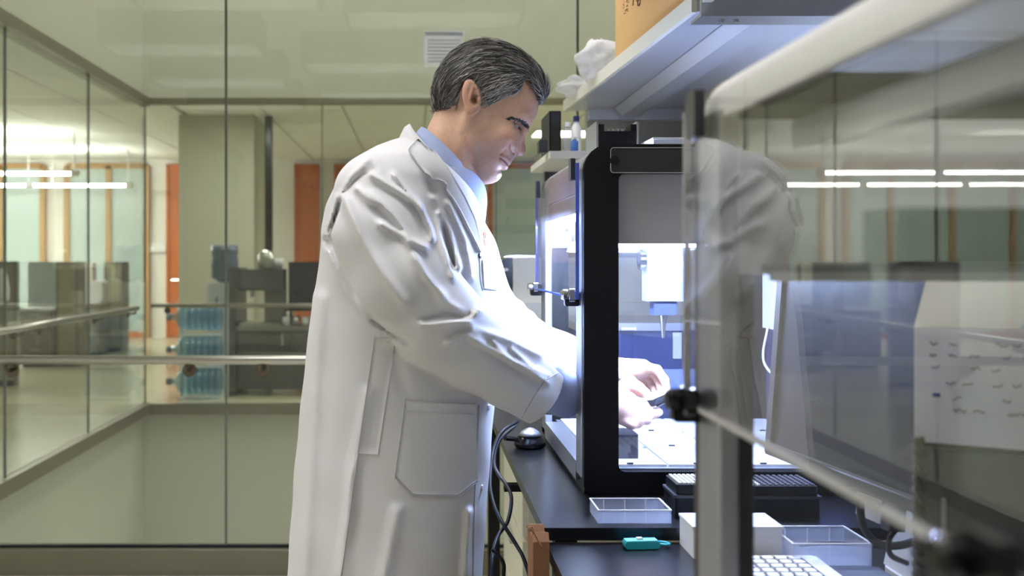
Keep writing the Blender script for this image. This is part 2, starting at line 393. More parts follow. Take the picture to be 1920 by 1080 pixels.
def wood_door(name, px0, px1, label):
    a, b = ux(px0, DW), ux(px1, DW); t = empty(name, ((a+b)/2, DW-0.04, 0), label, 'door', kind='structure')
    mk('leaf', box(a+0.05, b-0.05, DW-0.08, DW-0.02, 0.01, ZT-0.03), M_wood, t)
    mk('frame', join(box(a, a+0.05, DW-0.1, DW-0.01, 0, ZT), box(b-0.05, b, DW-0.1, DW-0.01, 0, ZT), box(a, b, DW-0.1, DW-0.01, ZT-0.03, ZT+0.03)), M_wood, t)
    mk('handle', tube([(a+0.1, DW-0.12, 1.0), (a+0.22, DW-0.12, 1.0)], 0.012, 8), M_chrome, t)
wood_door('door_1', 314, 372, 'tall orange wood door beside the broad column')
wood_door('door_2', 553, 599, 'tall orange wood door right behind the man\'s back')
wood_door('door_3', 627, 690, 'orange wood door hidden behind the man\'s shoulder')
tag(mk('door_sign', box(ux(632, DW), ux(664, DW), DW-0.05, DW-0.01, uz(298, DW), uz(288, DW)), M_darkplastic), 'small dark sign high above the man\'s back', 'sign')
tag(mk('wall_rail_plate', box(ux(283, DW), ux(312, DW), DW-0.06, DW-0.005, uz(472, DW), uz(456, DW)), M_whiteplastic), 'white plate on the wall left of the orange door', 'wall plate')
tag(mk('steel_post', rbox(ux(497, 12), ux(511, 12), 11.96, 12.05, 0, CZ, 0.02), M_blackgloss), 'thin black post standing between column and wood door', 'post')
# ceiling lights of the lab: deep louvred boxes, so that the glass wall does not mirror their lamps
M_louvre = mat('louvre_grey', (120, 120, 118), 0.5)
for k, (xx, yy) in enumerate(((-1.5, -0.3), (-1.5, 0.9), (-1.5, 2.1), (-0.3, 0.3), (-0.3, 1.5), (-1.0, 3.3), (0.1, 2.9))):
    t = empty('ceiling_troffer', (xx, yy, 2.72), 'deep louvred ceiling light above the lab aisle', 'ceiling light', 'louvred lights over the lab aisle')
    mk('frame', ring_prism(rrect(xx-0.50, xx+0.50, yy-0.20, yy+0.20, 0.005, 1), rrect(xx-0.48, xx+0.48, yy-0.18, yy+0.18, 0.005, 1), 2.70, 2.92), M_louvre, t)
    mk('louvre', box(xx-0.479, xx+0.479, yy-0.004, yy+0.004, 2.71, 2.89), M_louvre, t)
    mk('diffuser', box(xx-0.479, xx+0.479, yy-0.179, yy+0.179, 2.895, 2.905), emis('troffer_lamp', (1.0, 0.98, 0.96), L_TROFFER), t)
# pendant office lights
def pendant(x0, y, z, label, n=1):
    for i in range(n):
        a = x0-1.52*(i+1)-0.05*i; b = a+1.50
        t = empty('pendant_light', ((a+b)/2, y, z), label if i == 0 else label.split(',')[0]+', '+('second', 'third', 'fourth')[i-1]+' along its row from the glass corner', 'pendant light', 'linear pendants over the office')
        mk('lamp', rbox(a+0.03, b-0.03, y-0.05, y+0.05, z, z+0.036, 0.015, 'x'), emis('pendant_lamp', (1, 0.98, 0.93), L_PENDANT), t)
        mk('end_cap', rbox(b-0.03, b+0.06, y-0.06, y+0.06, z-0.02, z+0.07, 0.03, 'x'), M_whiteplastic, t)
        mk('end_cap', rbox(a, a+0.03, y-0.06, y+0.06, z-0.01, z+0.06, 0.03, 'x'), M_whiteplastic, t)
        mk('rod', tube([(b+0.0, y, z+0.05), (b+0.0, y, CZ)], 0.012, 8), M_whiteplastic, t)
        mk('rod', tube([(a+0.3, y, z+0.05), (a+0.3, y, CZ)], 0.006, 8), M_whiteplastic, t)
pz = uz(328, 13.4)
pendant(ux(142, 13.4), 13.4, pz, 'white linear pendant light of the nearer row, the one ending by the frosted glazing', 4)
pendant(ux(243, 15.5), 15.5, uz(350, 15.5), 'white linear pendant light of the farther row, the one nearest the glass corner', 4)
for k, (xx, yl) in enumerate(((-1.9, 10.3), (0.6, 10.3), (3.0, 10.3), (2.2, 13.4), (4.2, 13.4))):  # added to brighten the corridor; front row hidden above the header
    t = empty('corridor_fill_light', (xx, yl, CZ), 'ceiling light added to brighten the far corridor', 'ceiling light', 'added corridor fill lights')
    mk('diffuser', box(xx-0.6, xx+0.6, yl-0.3, yl+0.3, CZ-0.03, CZ-0.01), emis('corridor_fill', (1, 0.97, 0.90), L_CORRIDOR_FILL), t)
    mk('frame', ring_prism(rrect(xx-0.64, xx+0.64, yl-0.34, yl+0.34, 0.005, 1), rrect(xx-0.6, xx+0.6, yl-0.3, yl+0.3, 0.005, 1), CZ-0.04, CZ), M_whiteplastic, t)

# ------------------------------------------------------------------ office and corridor furniture
def cubicle_panel(px0, px1, D, pytop, depth, label):
    a, b = ux(px0, D), ux(px1, D); zt = uz(pytop, D)
    t = empty('cubicle_divider', ((a+b)/2, D+depth/2, 0), label, 'cubicle divider')
    mk('fabric', box(a+0.03, b-0.03, D+0.01, D+depth, 0.06, zt-0.03), M_cubicle, t)
    mk('cap', box(a, b, D, D+depth, zt-0.03, zt), M_file, t)
    mk('post', box(a, a+0.03, D, D+depth, 0, zt-0.03), M_file, t); mk('post', box(b-0.03, b, D, D+depth, 0, zt-0.03), M_file, t)
    mk('kick', box(a+0.03, b-0.03, D+0.015, D+depth, 0.0, 0.06), M_darkplastic, t)
cubicle_panel(-95, 31, 10.5, 490, 0.08, 'sage cubicle panel cut by the left picture edge')
cubicle_panel(105, 146, 12.5, 491, 0.30, 'sage cubicle panel between the drawer cabinet and the white box')
cubicle_panel(195, 229, 14.48, 491, 0.35, 'sage cubicle panel nearest to the frosted glazing')
def file_cabinet(px0, px1, D, pyt, label, n=3, dep=0.5):
    a, b = ux(px0, D), ux(px1, D); zt = uz(pyt, D)
    t = empty('file_cabinet', ((a+b)/2, D+dep/2, 0), label, 'cabinet')
    mk('body', box(a, b, D, D+dep, 0.04, zt-0.03), M_file, t)
    mk('plinth', box(a+0.02, b-0.02, D+0.04, D+dep, 0.0, 0.04), M_darkplastic, t)
    mk('top', box(a-0.01, b+0.01, D-0.02, D+dep, zt-0.03, zt), M_whiteplastic, t)
    h = (zt-0.09)/n
    for k in range(n):
        d = mk('drawer', box(a+0.015, b-0.015, D-0.02, D-0.001, 0.05+k*h, 0.05+(k+1)*h-0.015), M_file, t)
        mk('handle', box((a+b)/2-0.06, (a+b)/2+0.06, D-0.035, D-0.02, 0.05+(k+0.75)*h, 0.05+(k+0.75)*h+0.012), M_steel, d)
    return zt
file_cabinet(37, 97, 12.4, 578, 'grey drawer cabinet under the frosted cubicle screen', 3)
tag(mk('cubicle_screen', box(ux(34, 12.6), ux(101, 12.6), 12.92, 12.95, 0.03, uz(491, 12.6)), M_frost), 'frosted screen standing behind the grey drawer cabinet', 'screen')
zt = file_cabinet(149, 187, 13.9, 566, 'grey cabinet carrying a white box in the office', 2)
tag(mk('white_box', rbox(ux(148, 13.9), ux(188, 13.9), 14.0, 14.3, zt, uz(527, 13.9), 0.05, 'y'), M_whiteplastic), 'white rounded box on the grey office cabinet', 'box')
tag(mk('paper_stack', rbox(ux(148, 14.3), ux(168, 14.3), 14.42, 14.6, 0.0, uz(492, 14.3), 0.03, 'y'), M_cream), 'cream upright box behind the white rounded box', 'box')
tag(mk('hanging_coat', lathe([(0.02, 0.95), (0.07, 0.98), (0.075, 1.1), (0.05, 1.25), (0.02, 1.32)], (ux(6, 10.4), 10.38, -0.06), 'z', 12), M_whiteplastic, smooth=True), 'white cloth hung over the cubicle panel at the left edge', 'cloth')

# water bottles in a rack
def water_bottle(cx, cy, cz, label, r=0.132, L=0.42):
    t = empty('water_bottle', (cx, cy, cz-r), label, 'water bottle', 'large blue water bottles stacked on their sides')
    prof = [(0.05, 0.0), (r*0.95, 0.012), (r, 0.03)]
    for k in range(5):
        h = 0.05+k*0.062; prof += [(r, h), (r*0.955, h+0.012), (r*0.955, h+0.022), (r, h+0.034)]
    prof += [(r*0.98, 0.375), (r*0.75, 0.425), (0.045, 0.455), (0.03, 0.465), (0.03, 0.50)]
    v, f = lathe([(a, -h) for a, h in prof][::-1], (0, 0, 0), 'x', 20)
    mk('body', (v+np.array([cx+L/2, cy, cz]), f), M_blueplastic, t, smooth=True)
    for h_ in (0.075, 0.137, 0.199, 0.261, 0.323):
        mk('rib', lathe([(r*0.985, -0.006), (r*1.012, -0.003), (r*1.012, 0.003), (r*0.985, 0.006)], (cx+L/2-h_+0.008, cy, cz), 'x', 20), M_blueplastic, t, smooth=True)
    mk('cap', lathe([(0.032, -0.545), (0.034, -0.54), (0.034, -0.505), (0.03, -0.50)], (cx+L/2, cy, cz), 'x', 14), M_greyblue, t, smooth=True)
bx = ux(378, 9.62)-0.005
for k, (py, lb) in enumerate(((715, 'blue water bottle lying on its side, lowest of the three'), (655, 'blue water bottle lying on its side, middle of the three'), (594, 'blue water bottle lying on its side, topmost of the three'))):
    water_bottle(bx, 9.62, uz(py, 9.62)+0.0, lb)
rk = empty('bottle_rack', (bx, 9.62, 0), 'pale bottle rack holding the three blue water bottles', 'rack')
for py in (744, 686, 626):
    z = uz(py, 9.62)
    mk('cradle', box(bx-0.20, bx+0.20, 9.56, 9.68, z-0.012, z-0.004), M_whiteplastic, rk)
for sx in (-0.22, 0.23):
    for yy in (9.76,): mk('upright', box(bx+sx-0.012, bx+sx+0.012, yy-0.012, yy+0.012, 0, uz(572, 9.62)), M_whiteplastic, rk)
wc = empty('water_cooler', (ux(412, 10.3), 10.4, 0), 'white water cooler with a grey-blue bottle on top, behind the bottle rack', 'water cooler')
a, b = ux(386, 10.3), ux(440, 10.3)
mk('body', rbox(a, b, 10.3, 10.62, 0, uz(530, 10.3), 0.04), M_whiteplastic, wc)
mk('bottle', lathe([(0.05, 0.0), (0.14, 0.05), (0.145, 0.08), (0.135, 0.12), (0.145, 0.16), (0.145, 0.25), (0.135, 0.28), (0.145, 0.31), (0.143, 0.38), (0.12, 0.395)], ((a+b)/2+0.015, 10.46, uz(530, 10.3)), 'z', 20), M_greyblue, wc, smooth=True)
mk('tap', tube([(a+0.12, 10.3, 0.95), (a+0.12, 10.25, 0.94), (a+0.12, 10.24, 0.90)], 0.012, 8), M_greyblue, wc)
# coffee counter
D = 9.8
ct = empty('coffee_counter', (ux(510, D), D+0.3, 0), 'dark grey counter beyond the far glass, behind the man\'s back', 'counter')
zc = uz(612, D)
mk('body', box(ux(445, D), ux(745, D), D, D+0.6, 0.06, zc-0.04), M_counter, ct)
mk('worktop', box(ux(444, D), ux(750, D), D-0.03, D+0.62, zc-0.04, zc), M_file, ct)
tag(mk('divider_board', box(ux(430, D), ux(443, D), D-0.04, D+0.62, 0.0, uz(502, D)), M_counter), 'tall dark side board between water bottles and coffee machine', 'side board')
for k in range(3):
    a = ux(449+k*98, D); d = mk('door', box(a, a+0.50, D-0.02, D-0.001, 0.08, zc-0.06), M_counter, ct)
    mk('handle', box(a+0.42, a+0.44, D-0.04, D-0.02, 0.5, 0.62), M_steel, d)
cm = empty('coffee_machine', (ux(480, D), D+0.2, zc), 'dark coffee machine on the grey counter beside the water cooler', 'coffee machine')
mk('head', box(ux(447, D), ux(528, D), D+0.02, D+0.4, uz(545, D), uz(505, D)), M_counter, cm)
mk('column', box(ux(490, D), ux(528, D), D+0.2, D+0.4, zc, uz(545, D)), M_file, cm)
mk('drip_tray', box(ux(449, D), ux(524, D), D+0.02, D+0.4, zc, zc+0.03), M_steel, cm)
mk('nozzle', tube([(ux(470, D), D+0.1, uz(545, D)), (ux(470, D), D+0.1, uz(558, D))], 0.02, 10), M_steel, cm)
tag(mk('steel_kettle', lathe([(0.07, 0), (0.085, 0.02), (0.085, 0.14), (0.06, 0.17), (0.05, 0.19)], (ux(495, D), D+0.15, uz(505, D)), 'z', 16), M_steel, smooth=True), 'small steel kettle standing on the coffee machine', 'kettle')
tag(mk('white_cup', lathe([(0.05, 0), (0.07, 0.11), (0.065, 0.11), (0.045, 0.02)], (ux(512, D), D+0.3, uz(505, D)+0.0), 'z', 14), M_whiteplastic, smooth=True), 'white cup on the coffee machine beside the kettle', 'cup')
mw = empty('black_microwave', (ux(572, D), D+0.3, zc), 'black appliance on the counter right behind the man\'s back', 'appliance')
mk('body', box(ux(538, D), ux(640, D), D+0.12, D+0.55, zc+0.17, uz(491, D)), M_blackgloss, mw)
mk('door', box(ux(540, D), ux(615, D), D+0.10, D+0.119, zc+0.19, uz(493, D)), M_screen, mw)
mk('stand', join(box(ux(532, D), ux(645, D), D+0.05, D+0.58, zc+0.15, zc+0.17), box(ux(636, D), ux(645, D), D+0.05, D+0.58, zc, zc+0.15), box(ux(533, D), ux(538, D), D+0.4, D+0.58, zc, zc+0.15)), M_blackgloss, mw)
for k, px in enumerate((534, 552, 571)):
    tag(mk('mug', lathe([(0.03, 0), (0.04, 0.01), (0.042, 0.09), (0.038, 0.09), (0.034, 0.015)], (ux(px, D), D+0.12, zc), 'z', 12), M_whiteplastic if k % 2 == 0 else M_steel, smooth=True),
        ('white mug under the black appliance, nearest the coffee machine', 'steel mug under the black appliance', 'white mug under the black appliance, nearest the man')[k], 'mug', 'mugs on the counter')
# notice taped to the near glass
nt_ = empty('paper_notice', (*at(832, 125, GY-0.012)[:2], uz(125, GY-0.012)), 'white printed paper notice taped to the glass behind the man\'s head', 'notice')
dn = GY-0.010
mk('sheet', prism([(ux(795, dn), uz(58, dn)), (ux(795.5, dn), uz(125, dn)), (ux(866, dn), uz(125, dn)), (ux(871, dn), uz(58, dn))][::-1] and [(uz(58, dn), ux(795, dn)), (uz(125, dn), ux(795.5, dn)), (uz(125, dn), ux(864, dn)), (uz(58, dn), ux(871, dn))], dn-0.0006, dn+0.0006, 'y'), M_sheet, nt_)
M_faint = thin_paper('faint_print', (222, 224, 230), 0.7)
mk('heading_band', box(ux(797, dn), ux(868, dn), dn-0.0022, dn-0.0012, uz(67, dn), uz(60, dn)), M_faint, nt_)
for k in range(7):
    mk('text_line', box(ux(802, dn), ux(862-k*1.2, dn), dn-0.0022, dn-0.0012, uz(77+k*6.6, dn), uz(74.4+k*6.6, dn)), M_faint, nt_)
# ------------------------------------------------------------------ bench, desk
ZB = EYE-0.442; ZD = EYE-0.466
bn = empty('lab_bench', (0.6, 2.5, 0), 'long black topped lab bench carrying the lit machine', 'lab bench')
mk('worktop', box(0.21, 0.984, 1.63, 3.56, ZB-0.021, ZB), M_epoxy, bn)
for (lx, ly) in ((0.27, 1.80), (0.27, 3.45), (0.93, 1.80), (0.93, 3.45)):
    mk('leg', box(lx-0.02, lx+0.02, ly-0.02, ly+0.02, 0, ZB-0.021), M_black, bn)
mk('frame_bar', join(box(0.255, 0.285, 1.82, 3.43, ZB-0.07, ZB-0.03), box(0.20, 0.25, 2.245, 2.275, ZB-0.085, ZB-0.07)), M_black, bn)
mk('modesty_panel', box(0.93, 0.945, 1.83, 3.43, 0.1, ZB-0.03), M_cream, bn)
ds = empty('lab_desk', (0.6, 0.8, 0), 'black desk set slightly lower than the bench, carrying monitor and keyboard', 'desk')
mk('worktop', box(0.215, 0.984, -0.4, 1.6295, ZD-0.022, ZD), M_epoxy, ds)
for (lx, ly) in ((0.27, 0.0), (0.93, 0.0), (0.93, 1.5)):
    mk('leg', box(lx-0.02, lx+0.02, ly-0.02, ly+0.02, 0, ZD-0.022), M_black, ds)
mk('frame_bar', box(0.255, 0.285, 0.02, 1.5, ZD-0.07, ZD-0.03), M_black, ds)
pl = [(1.548, 0.35), (1.625, 0.35)]+[(1.625-0.011*k, ZB-0.032+0.006*math.sin(k*2.3)+0.004*math.cos(k*5.1)) for k in range(8)]
pl = [(a_, b_+(0.036 if b_ > 0.5 else 0)) for a_, b_ in pl]; v, f = prism(pl, 0.183, 0.2085, 'x')
ep = empty('chipboard_panel', (0.202, 1.59, 0.0), 'worn brown chipboard end panel with frayed edge under the bench corner', 'panel')
v[:, 2] = np.where(v[:, 2] < 0.36, 0.0, v[:, 2])
mk('board', (v, f), M_cardbrown, ep)
mk('fray', join(*[tube([(0.195+0.004*math.sin(k), 1.545+0.011*k, ZB-0.006), (0.186-0.003*k % 0.008, 1.545+0.011*k+0.006*math.sin(k*3), ZB+0.012+0.004*math.sin(k*7))], 0.0016, 5) for k in range(7)]), M_cardbrown, ep, kind='stuff')
for k, (yy, lb) in enumerate(((2.78, 'cream drawer cabinet standing under the bench near the glass wall'),)):
    t = empty('base_cabinet', (0.62, yy+0.32, 0), lb, 'cabinet')
    mk('body', box(0.32, 0.92, yy, yy+0.62, 0.06, 0.80), M_cream, t)
    mk('plinth', box(0.36, 0.92, yy+0.01, yy+0.61, 0.0, 0.06), M_darkplastic, t)
    for q in range(3):
        d = mk('drawer', box(0.30, 0.319, yy+0.01, yy+0.61, 0.08+q*0.24, 0.08+q*0.24+0.225), M_cream, t)
        mk('handle', box(0.285, 0.30, yy+0.22, yy+0.40, 0.24+q*0.24, 0.255+q*0.24), M_steel, d)
# ------------------------------------------------------------------ liquid handling machines
def machine(X0, Y0, Z0, H, stile, label, lit, mframe, door_x, door_z, door_yaw, mdoor):
    W, Dp = 0.63, 0.57
    t = empty('lab_machine', (X0+Dp/2, Y0+W/2, Z0), label, 'lab machine')
    B = lambda x0, x1, y0, y1, z0, z1: box(X0+x0, X0+x1, Y0+y0, Y0+y1, Z0+z0, Z0+z1)
    zt = H-0.055; zm = H-0.187; zw = 0.045
    for s, (ya, yb) in enumerate(((0, 0.018), (W-0.018, W))):
        out = rrect(Z0, Z0+H, X0, X0+Dp, (0.05, 0.022, 0.022, 0.05), 6)    # (z,x) corners: top-back, bottom-back, bottom-front, top-front
        out = rrect(Z0, Z0+H, X0, X0+Dp, (0.048, 0.02, 0.02, 0.048), 6)
        inn = rrect(Z0+zw, Z0+zt, X0+stile, X0+Dp-0.065, 0.013, 6)
        sf = mk('side_frame', ring_prism(out, inn, Y0+ya, Y0+yb, 'y'), mframe, t)
        yi0, yi1 = (0.019, 0.026) if s == 0 else (W-0.026, W-0.019)
        mk('upper_panel', B(0.022, Dp-0.03, yi0, yi1, zm, zt+0.01), M_panelgrey if s == 0 else M_whiteplastic, t)
        mk('side_window', B(stile-0.004, Dp-0.06, yi0+0.001, yi1-0.002, zw-0.004, zm), M_acry, t)
        # front corner posts
        pa, pb = (0.0185, 0.082) if s == 0 else (W-0.082, W-0.0185)
        mk('front_post', rbox(X0-0.002, X0+0.016, Y0+pa, Y0+pb, Z0+0.03, Z0+H-0.045, 0.003, 'z', 2), M_silver, t)
        hs = mk('handle_plate', rbox(X0+0.048, X0+Dp-0.06, Y0+(-0.0065 if s == 0 else W+0.0005), Y0+(-0.0005 if s == 0 else W+0.0065), Z0+zt, Z0+H-0.007, 0.006, 'y', 3), M_smoke, t)
        yh = -0.008 if s == 0 else W+0.0068
        ye = (Y0-0.0075, Y0-0.0066) if s == 0 else (Y0+W+0.0066, Y0+W+0.0075)
        mk('plate_edge', ring_prism(rrect(Z0+zt, Z0+H-0.007, X0+0.048, X0+Dp-0.06, 0.006, 3), rrect(Z0+zt+0.0013, Z0+H-0.0083, X0+0.0493, X0+Dp-0.0613, 0.005, 3), *ye, 'y'), M_panelgrey, hs)
        mk('finger_notch', lathe([(0.009, 0), (0.009, 0.0012)], (X0+0.056, Y0+yh, Z0+H-0.032), 'y', 16), M_black, hs)
        mk('led_strip', B(0.06, Dp-0.07, (0.030 if s == 0 else W-0.042), (0.042 if s == 0 else W-0.030), zm-0.006, zm+0.002),
           emis('led_strip', (0.50, 0.64, 1.0), L_LED) if lit and s == 0 else M_whiteplastic, t)
        mk('led_shield', B(0.055, Dp-0.065, (0.0265 if s == 0 else W-0.046), (0.046 if s == 0 else W-0.0265), zm+0.0025, zm+0.009), M_silver, t)  # shield added to keep strip light off the shelf above
    # rounded top cover, swept across
    r = 0.046; hb = 0.085 if lit else 0.050
    arc = [(Z0+H-r+(r-0.002)*math.sin(a), X0+r-(r-0.002)*math.cos(a)) for a in np.linspace(0, math.pi/2, 9)]
    arcb = [(p-0.004*math.sin(a), q+0.004*math.cos(a)) for (p, q), a in zip(arc, np.linspace(0, math.pi/2, 9))]
    poly = [(Z0+H-hb, X0+0.002)]+arc+[(Z0+H-0.002, X0+Dp-0.01), (Z0+H-0.01, X0+Dp-0.01)]+arcb[::-1]+[(Z0+H-hb, X0+0.008)]
    if True:
        poly = [(Z0+H-hb, X0+0.002)]+arc+arcb[::-1]+[(Z0+H-hb, X0+0.008)]
        mk('top_window', B(0.047, Dp-0.03, 0.0185, W-0.0185, H-0.008, H-0.003), M_acry, t)
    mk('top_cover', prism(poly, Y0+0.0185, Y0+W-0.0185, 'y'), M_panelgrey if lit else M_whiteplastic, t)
    if lit: mk('front_fill_strip', B(0.012, 0.030, 0.09, W-0.09, H-0.133, H-0.1255), emis('led_strip', (0.50, 0.64, 1.0), L_LED), t)  # strip added under the rail to throw light on the man
    mk('front_top_rail', B(0.002, 0.03, 0.083, W-0.083, H-0.125, H-0.088) if lit else B(0.06, 0.08, 0.083, W-0.083, H-0.08, H-0.055), M_silver, t)
    # base and deck
    mk('base_tray', B(0.004, Dp-0.01, 0.02, W-0.02, 0.0, 0.028), M_black, t)
    mk('front_lip', B(-0.002, 0.03, 0.083, W-0.083, 0.012, 0.05), M_silver, t)
    mk('deck_plate', B(0.031, Dp-0.015, 0.027, W-0.027, 0.0285, 0.046), M_silver, t)
    s0 = None
    for i in range(4):
        for j in range(3):
            x0 = 0.04+i*0.128; y0 = 0.04+j*0.184
            if s0 is None:
                s0 = mk('deck_slot', B(x0+0.002, x0+0.126, y0+0.002, y0+0.182, 0.0462, 0.0505), M_deck, t); q0 = (x0, y0); sl = s0
            else: sl = copy_obj(s0, (x0-q0[0], y0-q0[1], 0), t)
            if lit:
                mk('slot_clip', B(x0+0.05, x0+0.062, y0+0.003, y0+0.007, 0.0506, 0.0535), M_darkplastic, sl)
                mk('slot_clip', B(x0+0.115, x0+0.121, y0+0.15, y0+0.156, 0.0506, 0.0545), M_chrome, sl)
    mk('back_panel', B(Dp-0.012, Dp-0.004, 0.02, W-0.02, 0.028, H-0.06), M_navy if lit else M_darkplastic, t)  # navy in the lit machine puts the LED's blue into the panel
    # gantry and pipette
    mk('gantry_rail', B(0.03, Dp-0.02, 0.30, 0.345, zm+0.01, zm+0.045), M_darkplastic, t)
    ca = mk('carriage', rbox(X0+0.175, X0+0.255, Y0+0.24, Y0+0.298, Z0+0.355, Z0+zm+0.03, 0.008, 'z', 3), mat('pale_grey_plastic', (92, 98, 118), 0.5), t)
    mk('motor_ring', ring_prism([(Y0+0.265+0.022*math.cos(a), Z0+zm-0.03+0.022*math.sin(a)) for a in np.linspace(0, 2*math.pi, 24, endpoint=False)],
                                [(Y0+0.265+0.013*math.cos(a), Z0+zm-0.03+0.013*math.sin(a)) for a in np.linspace(0, 2*math.pi, 24, endpoint=False)], X0+0.163, X0+0.1745, 'x'), M_chrome, ca)
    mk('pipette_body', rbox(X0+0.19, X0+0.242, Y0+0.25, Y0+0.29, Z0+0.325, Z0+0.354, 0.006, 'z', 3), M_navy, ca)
    mk('nozzle', lathe([(0.003, 0), (0.006, 0.03), (0.009, 0.05)], (X0+0.216, Y0+0.27, Z0+0.275), 'z', 12), M_steel, ca)
    # door
    dr = empty('door', (X0+door_x, Y0+W/2, Z0+door_z), kind=None); dr.parent = t; dr.location = Vector((X0+door_x, Y0+W/2, Z0+door_z))-Vector(t.location)
    dr.rotation_euler = (0, 0, door_yaw); FR[dr] = np.zeros(3)
    dz = H-0.035-door_z
    mk('door_panel', box(-0.003, 0.003, -W/2+0.006, W/2-0.006, 0.0, dz), mdoor, dr)
    me_ = mat('blue_lit_edge', (70, 96, 190), 0.2, var=0.05) if lit else M_panelgrey  # LED glow of the pane edge painted as blue
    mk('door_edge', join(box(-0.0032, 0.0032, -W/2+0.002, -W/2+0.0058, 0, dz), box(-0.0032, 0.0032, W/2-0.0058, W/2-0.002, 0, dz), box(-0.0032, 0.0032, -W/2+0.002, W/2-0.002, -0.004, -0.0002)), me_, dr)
    for yy in ((-W/2+0.032, W/2-0.032) if lit else (-0.195, W/2-0.032)):
        mk('door_clip', join(rbox(-0.013, -0.0035, yy-0.022, yy+0.006, -0.008, 0.016, 0.003, 'x', 3), rbox(-0.020, -0.013, yy-0.004, yy+0.02, 0.0, 0.010, 0.003, 'x', 3),
                             lathe([(0.008, -0.026), (0.010, -0.022), (0.010, -0.014), (0.006, -0.013)], (0, yy+0.004, 0.004), 'x', 12)), M_chrome if lit else M_blackgloss, dr)
        mk('latch', rbox(-0.018, 0.010, yy+0.007, yy+0.022, -0.018, 0.010, 0.004, 'y', 3), M_blackgloss, dr)
    for yy in (-W/2+0.03, W/2-0.06):
        mk('hinge_tab', rbox(-0.008, 0.001, yy, yy+0.03, dz-0.03, dz+0.012, 0.004, 'x', 3), M_darkplastic, dr)
    return t
MF = machine(0.314, 1.85, ZB, 0.66, 0.065, 'black framed benchtop machine glowing with blue-white light, man reaching into it', True, M_black, -0.012, 0.372, 0.0, M_door_far)
X0, Y0 = 0.314, 1.85
for k in range(3):
    for q in range(2):
        mk('panel_hole', lathe([(0.006, 0), (0.006, 0.002)], (X0+0.06+q*0.06, Y0+0.63-0.029, ZB+0.585-k*0.024-0.02), 'y', 12), M_darkplastic, MF)
mk('back_board', box(X0+0.545, X0+0.557, Y0+0.42, Y0+0.60, ZB+0.275, ZB+0.50), M_whiteplastic, MF)
mk('cable', tube(spline([(X0+0.54, Y0+0.55, ZB+0.28), (X0+0.52, Y0+0.52, ZB+0.2), (X0+0.54, Y0+0.45, ZB+0.14), (X0+0.53, Y0+0.5, ZB+0.08)]), 0.003, 6), M_whiteplastic, MF, smooth=True)
MN = machine(0.262, 0.300, ZD, 0.64, 0.050, 'unlit machine in the close foreground with reflecting clear front', False, M_taupe, -0.012, 0.335, math.radians(-0.7), M_door_near)
# things in and on the lit machine
bm_ = empty('black_module', (0.395, 1.985, ZB+0.051), 'small black device with a pale label on the lit deck', 'device')
mk('body', rbox(0.345, 0.438, 1.945, 2.025, ZB+0.051, ZB+0.098, 0.004), M_darkplastic, bm_)
mk('label', box(0.3438, 0.345, 1.96, 2.0, ZB+0.068, ZB+0.09), M_panelgrey, bm_)
mk('tray', box(0.333, 0.344, 1.935, 2.03, ZB+0.051, ZB+0.056), M_silver, bm_)
tr = empty('tip_rack_holder', (0.407, 2.02, ZB+0.66), 'black and silver rack holder on top of the lit machine', 'rack')
a, b = ux(1122, 2.0), ux(1194, 2.0); zz = ZB+0.66
mk('side', box(a-0.004, a, 2.0, 2.12, zz, zz+0.064), M_silver, tr); mk('side', box(b, b+0.004, 2.0, 2.12, zz, zz+0.064), M_silver, tr)
mk('body', box(a+0.0002, b-0.0002, 2.002, 2.118, zz, zz+0.044), M_black, tr)
mk('ear', box(a+0.0002, a+0.012, 2.002, 2.118, zz+0.0442, zz+0.058), M_black, tr); mk('ear', box(b-0.012, b-0.0002, 2.002, 2.118, zz+0.0442, zz+0.058), M_black, tr)
mk('tips', join(*[lathe([(0.004, 0), (0.0045, 0.006)], (a+0.017+0.0095*i, 2.02+0.02*j, zz+0.0442), 'z', 8) for i in range(5) for j in range(4)]), M_panelgrey, tr, kind='stuff')
tag(mk('plate_lid', join(box(ux(1221, 1.95), ux(1330, 1.95), 1.93, 2.05, zz, zz+0.018), box(ux(1219, 1.95), ux(1333, 1.95), 1.925, 2.055, zz+0.018, zz+0.022)), M_whiteplastic), 'flat white plastic lid on top of the lit machine', 'lid')
v = tube(spline([(0.585, 2.12, zz), (0.582, 2.12, zz+0.03), (0.59, 2.12, zz+0.055), (0.602, 2.12, zz+0.064)]), [0.014]*12+[0.013]*12+[0.010]*12+[0.008], 10)
tag(mk('black_tool', v, M_blackgloss, smooth=True), 'black curved handle of a tool beside the white lid', 'tool')
# bin, its colour tinted with the LED's blue, and clutter behind the machine
bi = empty('storage_bin', (0.70, 2.78, ZB), 'navy storage bin on the bench seen through the lit machine', 'bin')
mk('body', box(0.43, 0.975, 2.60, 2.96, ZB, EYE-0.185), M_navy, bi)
mk('rim', box(0.42, 0.984, 2.59, 2.97, EYE-0.185, EYE-0.165), M_silver, bi)
mk('handle', box(ux(1166, 2.58), ux(1192, 2.58), 2.575, 2.59, EYE-0.182, EYE-0.177), M_whiteplastic, bi)
mk('label_strip', box(ux(1261, 2.6), ux(1277, 2.6), 2.593, 2.5995, uz(672, 2.6), EYE-0.19), M_panelgrey, bi)
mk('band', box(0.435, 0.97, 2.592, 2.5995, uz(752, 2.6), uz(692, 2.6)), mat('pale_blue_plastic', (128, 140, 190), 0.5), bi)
tag(mk('document_tray', box(0.42, 0.60, 2.985, 3.10, ZB, ZB+0.18), M_file), 'grey plastic tray on the bench behind the navy bin', 'tray')
